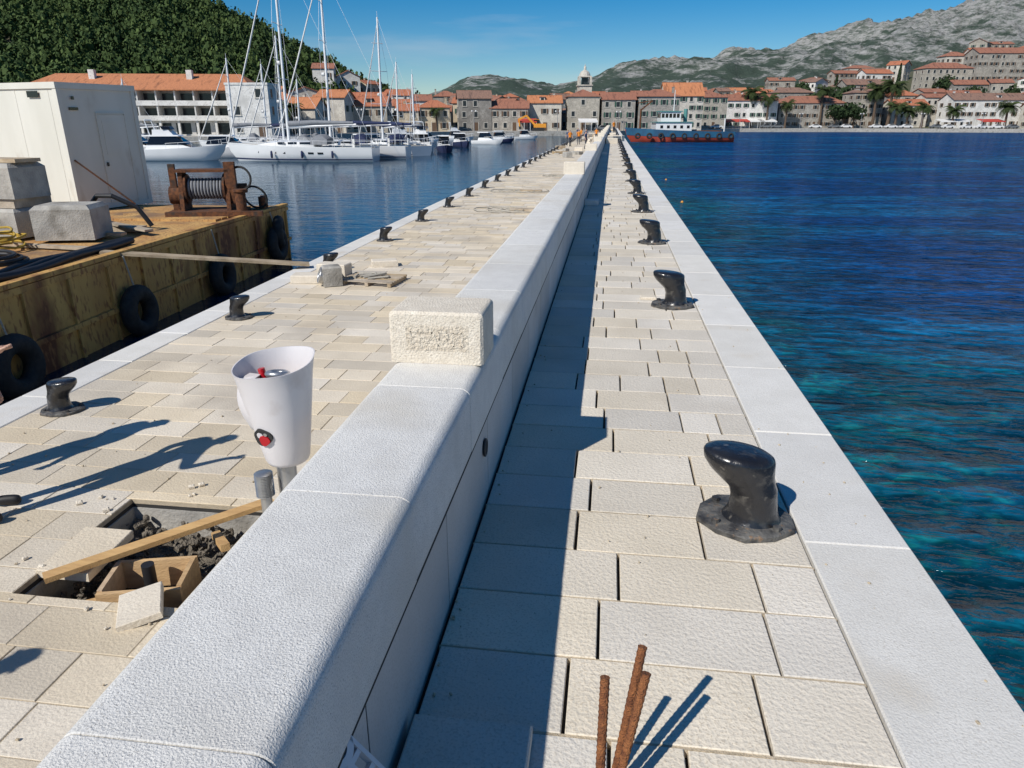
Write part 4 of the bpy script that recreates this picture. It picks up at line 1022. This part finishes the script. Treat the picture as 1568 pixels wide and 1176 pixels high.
def cruiser(X,D,Lh,rot,fly=True,hm='gel'):
    e=empty('motor_cruiser',TW(X,D,SEA),HEAD+rot); B=Lh*.32; fb=Lh*.11; S=hullsecs(Lh,B,fb,full=.92,rake=.2,sheer=.45)
    a=MB(); a.loft(S,0,False,closed=False); a.add(S[0],[tuple(range(9))],0); a.build('hull',[hm],e,smooth=50)
    a=MB()
    dl=deckline(S)
    for i in range(len(S)-1): a.add([dl[i][0],dl[i+1][0],dl[i+1][1],dl[i][1]],[(0,1,2,3)],0)
    def cab(x0,x1,x2,x3,z0,h,w,m,wt=.85):
        a.loft([[(x0,-w,z0),(x0,w,z0),(x1,w*wt,z0+h),(x1,-w*wt,z0+h)],[(x3,-w*.7,z0),(x3,w*.7,z0),(x2,w*.62,z0+h),(x2,-w*.62,z0+h)]],m)
    cab(-.28*Lh,-.26*Lh,.06*Lh,.25*Lh,fb-.02,.5,B*.42,0); cab(-.26*Lh,-.22*Lh,.02*Lh,.14*Lh,fb+.47,.75,B*.38,1); cab(-.30*Lh,-.30*Lh,.04*Lh,.06*Lh,fb+1.225,.12,B*.38,0,1.)
    if fly: cab(-.2*Lh,-.2*Lh,-.05*Lh,0,fb+1.35,.5,B*.3,0); cab(-.1*Lh,-.12*Lh,-.04*Lh,-.02*Lh,fb+1.85,.3,B*.25,1); a.cyl((-.22*Lh,-.3*B,fb+1.3),(-.26*Lh,-.25*B,fb+2.7),.05,n=6,m=2); a.cyl((-.22*Lh,.3*B,fb+1.3),(-.26*Lh,.25*B,fb+2.7),.05,n=6,m=2); a.cyl((-.26*Lh,-.25*B,fb+2.7),(-.26*Lh,.25*B,fb+2.7),.06,n=6,m=2)
    for sd in (0,1):
        pts=[(p[sd][0],p[sd][1]*.94,p[sd][2]+.5) for p in dl[7:]]; a.tube(pts,.02,5,2)
        for p in pts[::2]: a.cyl((p[0],p[1],p[2]-.5),p,.016,n=5,m=2)
    a.build('superstructure',['gel','bglass','alu'],e,smooth=35)
yacht(-20.5,73,14.6,19.5,math.pi*.985)
yacht(-17.8,78.5,14,18.,math.pi*.985,'navy')
yacht(-14.5,88,12.5,14.5,math.pi*.75,'navy')
yacht(-13.2,103,10,9.5,math.pi*.6)
yacht(-36,100,11,11.2,math.pi*1.02); yacht(-33,104,10,10.8,math.pi,'navy'); yacht(-29,106,10,9.,math.pi*.98); yacht(-54,108,9.5,9.2,math.pi); yacht(-27,92,11,13.,math.pi)
yacht(-16,110,10,11.5,math.pi*.8); 
cruiser(-33,74,9.5,math.pi*.02); cruiser(-38.5,77,9.5,.05); cruiser(-30,80,8.5,.1,False); cruiser(-45,79,9,.05); cruiser(-17,92,8,1.,False); cruiser(-11.6,98,7.5,-1.2); cruiser(-8.3,93,6,-1.4,False,'navy'); cruiser(-7.5,112,6,-1.2,False,'navy'); cruiser(-4,125,5.5,-.4,False); cruiser(-2,135,5,.2,False,'navy'); cruiser(-13.5,96,8,.4); cruiser(-14,125,6,.6,False); cruiser(-10,140,6,.3); cruiser(-20,140,7,.3); cruiser(-2,150,5,.3,False); cruiser(3,158,5,.2,False)

# work ship
e=empty('work_ship',TW(30.5,139,SEA),HEAD+math.pi)
Lh=19.5; B=6; fb=1.5
S=hullsecs(Lh,B,fb,full=.95,rake=.12,sheer=.45); 
a=MB(); a.loft(S,0,False,closed=False); a.add(S[0],[tuple(range(9))],0)
for i in range(len(S)-1):
    p,q=S[i],S[i+1]
    for k in (0,8): 
        oy=-.05 if k==0 else .05
        kk=1 if k==0 else 7
        a.add([(p[kk][0],p[kk][1]+oy,p[kk][2]),(q[kk][0],q[kk][1]+oy,q[kk][2]),(q[k][0],q[k][1]+oy,q[k][2]+.35),(p[k][0],p[k][1]+oy,p[k][2]+.35)],[(0,1,2,3)],1)
a.build('hull',['redhull','bluehull'],e,smooth=50)
a=MB(); dl=deckline(S)
for i in range(len(S)-1): a.add([dl[i][0],dl[i+1][0],dl[i+1][1],dl[i][1]],[(0,1,2,3)],3)
a.box(-2,4.5,-2.2,2.2,fb,fb+1.9,0); a.box(-2.2,4.8,-2.4,2.4,fb+1.901,fb+2.02,4); a.box(0,3.6,-1.7,1.7,fb+2.021,fb+3.7,0); a.box(-.3,3.9,-1.9,1.9,fb+3.701,fb+3.85,4)
for i in range(5): a.box(.25+i*.68,.75+i*.68,-1.73,1.73,fb+2.7,fb+3.4,1)
a.box(3.6,3.63,-1.4,1.4,fb+2.7,fb+3.4,1)
for i in range(5): a.box(-1.6+i*1.2,-1.1+i*1.2,-2.23,2.23,fb+.9,fb+1.4,1)
a.cyl((1,0,fb+3.8),(1,0,fb+7.4),.10,.05,n=8,m=0); a.cyl((1,-1,fb+6),(1,1,fb+6),.04,n=6,m=0); a.cyl((-1.2,0,fb+2.0),(-1.2,0,fb+4.2),.35,n=12,m=4)
a.cyl((7,0,fb),(7,0,fb+4.2),.22,.16,n=10,m=3); a.beam((7,0,fb+4.0),(5.,0,fb+5.6),.2,.25,3); a.beam((5.,0,fb+5.6),(7.6,0,fb+5.2),.12,.16,3)
a.box(-7.5,-3,-2,2,fb+.01,fb+.5,3); a.cyl((-8.5,0,fb),(-8.5,0,fb+2.6),.12,n=8,m=0)
for i in range(9):
    x=-9+i*2.1; a.torus((x,-B/2*.97,fb*.75),(0,1,0),.38,.16,n=16,k=8,m=5); a.torus((x,B/2*.97,fb*.75),(0,1,0),.38,.16,n=16,k=8,m=5)
a.build('superstructure',['gel','bglass','orange','rust','teal','rubber'],e,smooth=35)

# excavator on the old town quay
e=empty('excavator',TW(6.9,199,-.85),HEAD+math.pi)
a=MB()
for s in (-1,1):
    tr=[(-1.7,.35),(-1.4,0),(1.4,0),(1.7,.35),(1.4,.75),(-1.4,.75)]
    a.loft([[(x,s*1.1-.25,z) for x,z in tr],[(x,s*1.1+.25,z) for x,z in tr]],1)
a.cbox(-2,1.2,-1.2,1.2,.85,1.8,.1,0); a.cbox(-.2,1.2,-1.2,-.1,1.8,2.8,.1,2); a.box(-.25,1.25,-1.25,-.05,2.8,2.9,0)
a.beam((1.,.3,1.6),(3.2,.3,3.8),.35,.5,0); a.beam((3.1,.3,3.8),(5.2,.3,2.8),.3,.45,0); a.beam((5.1,.3,2.9),(4.9,.3,1.1),.25,.35,0)
a.loft([[(4.5,-.2,1.1),(5.2,-.2,1.1),(5.0,-.2,.4),(4.4,-.2,.5)],[(4.5,.8,1.1),(5.2,.8,1.1),(5.,.8,.4),(4.4,.8,.5)]],1)
a.build('machine',['orange','rubber','bglass'],e)
b=MB()
for k in range(60):
    x=R.choice([R.uniform(-5.2,-1.6),R.uniform(-5.2,-1.6),R.uniform(-.3,.4)]); yv=R.uniform(56,150); z=(QZ if x<-1 else 0)+.006; s=R.uniform(.15,.5)
    b.M=Matrix.Translation((x,yv,z))@Matrix.Rotation(R.random()*3,4,'Z'); b.cbox(-s*1.3,s*1.3,-s*.7,s*.7,0,s*R.uniform(.4,1.3),.03,R.choice([0,0,1,2]))
b.build('construction_material_stacks',['block','oldwood','conc'])

# ------------------------------------------------------------------ light, sky, camera
LD=Vector((.628,.905,-1.)).normalized()
sun=bpy.data.lights.new('sun','SUN'); sun.energy=4.75; sun.angle=math.radians(.55); sun.color=(1,.955,.88)
so=bpy.data.objects.new('sun',sun); COL.objects.link(so); so.rotation_euler=LD.to_track_quat('-Z','Y').to_euler(); so.location=(-30,-40,60)
w=bpy.data.worlds.new('World'); sc.world=w; w.use_nodes=True; nt=w.node_tree
bg=nt.nodes['Background']; sky=nt.nodes.new('ShaderNodeTexSky'); sky.sky_type='NISHITA'; sky.sun_disc=False
sky.sun_elevation=math.asin(-LD.z); sky.sun_rotation=math.atan2(-LD.x,-LD.y)%(2*math.pi); sky.air_density=1.; sky.dust_density=.05; sky.ozone_density=5.; sky.altitude=600
L=nt.links; bg.inputs[1].default_value=.082
hs=nt.nodes.new('ShaderNodeHueSaturation'); hs.inputs['Saturation'].default_value=1.5; L.new(sky.outputs[0],hs.inputs['Color'])
tc=nt.nodes.new('ShaderNodeTexCoord'); mp=nt.nodes.new('ShaderNodeMapping'); mp.inputs['Scale'].default_value=(2.2,2.2,16); L.new(tc.outputs['Generated'],mp.inputs[0])
nn=nt.nodes.new('ShaderNodeTexNoise'); nn.inputs['Scale'].default_value=1.6; nn.inputs['Detail'].default_value=7; L.new(mp.outputs[0],nn.inputs[0])
r1=nt.nodes.new('ShaderNodeMapRange'); r1.inputs[1].default_value=.54; r1.inputs[2].default_value=.85; r1.inputs[4].default_value=.5; L.new(nn.outputs['Fac'],r1.inputs[0])
mx=nt.nodes.new('ShaderNodeMix'); mx.data_type='RGBA'; L.new(r1.outputs[0],mx.inputs[0]); L.new(hs.outputs[0],mx.inputs[6]); mx.inputs[7].default_value=(6.5,7.2,8.,1)
L.new(mx.outputs[2],bg.inputs[0])
cam=bpy.data.cameras.new('camera'); co=bpy.data.objects.new('camera',cam); COL.objects.link(co); sc.camera=co
co.location=(0,0,1.7); co.rotation_euler=(math.radians(90-20.3),0,HEAD); cam.lens=25.03; cam.sensor_width=36; cam.clip_start=.05; cam.clip_end=12000
sc.view_settings.view_transform='Standard'; sc.view_settings.look='None'; sc.view_settings.exposure=0
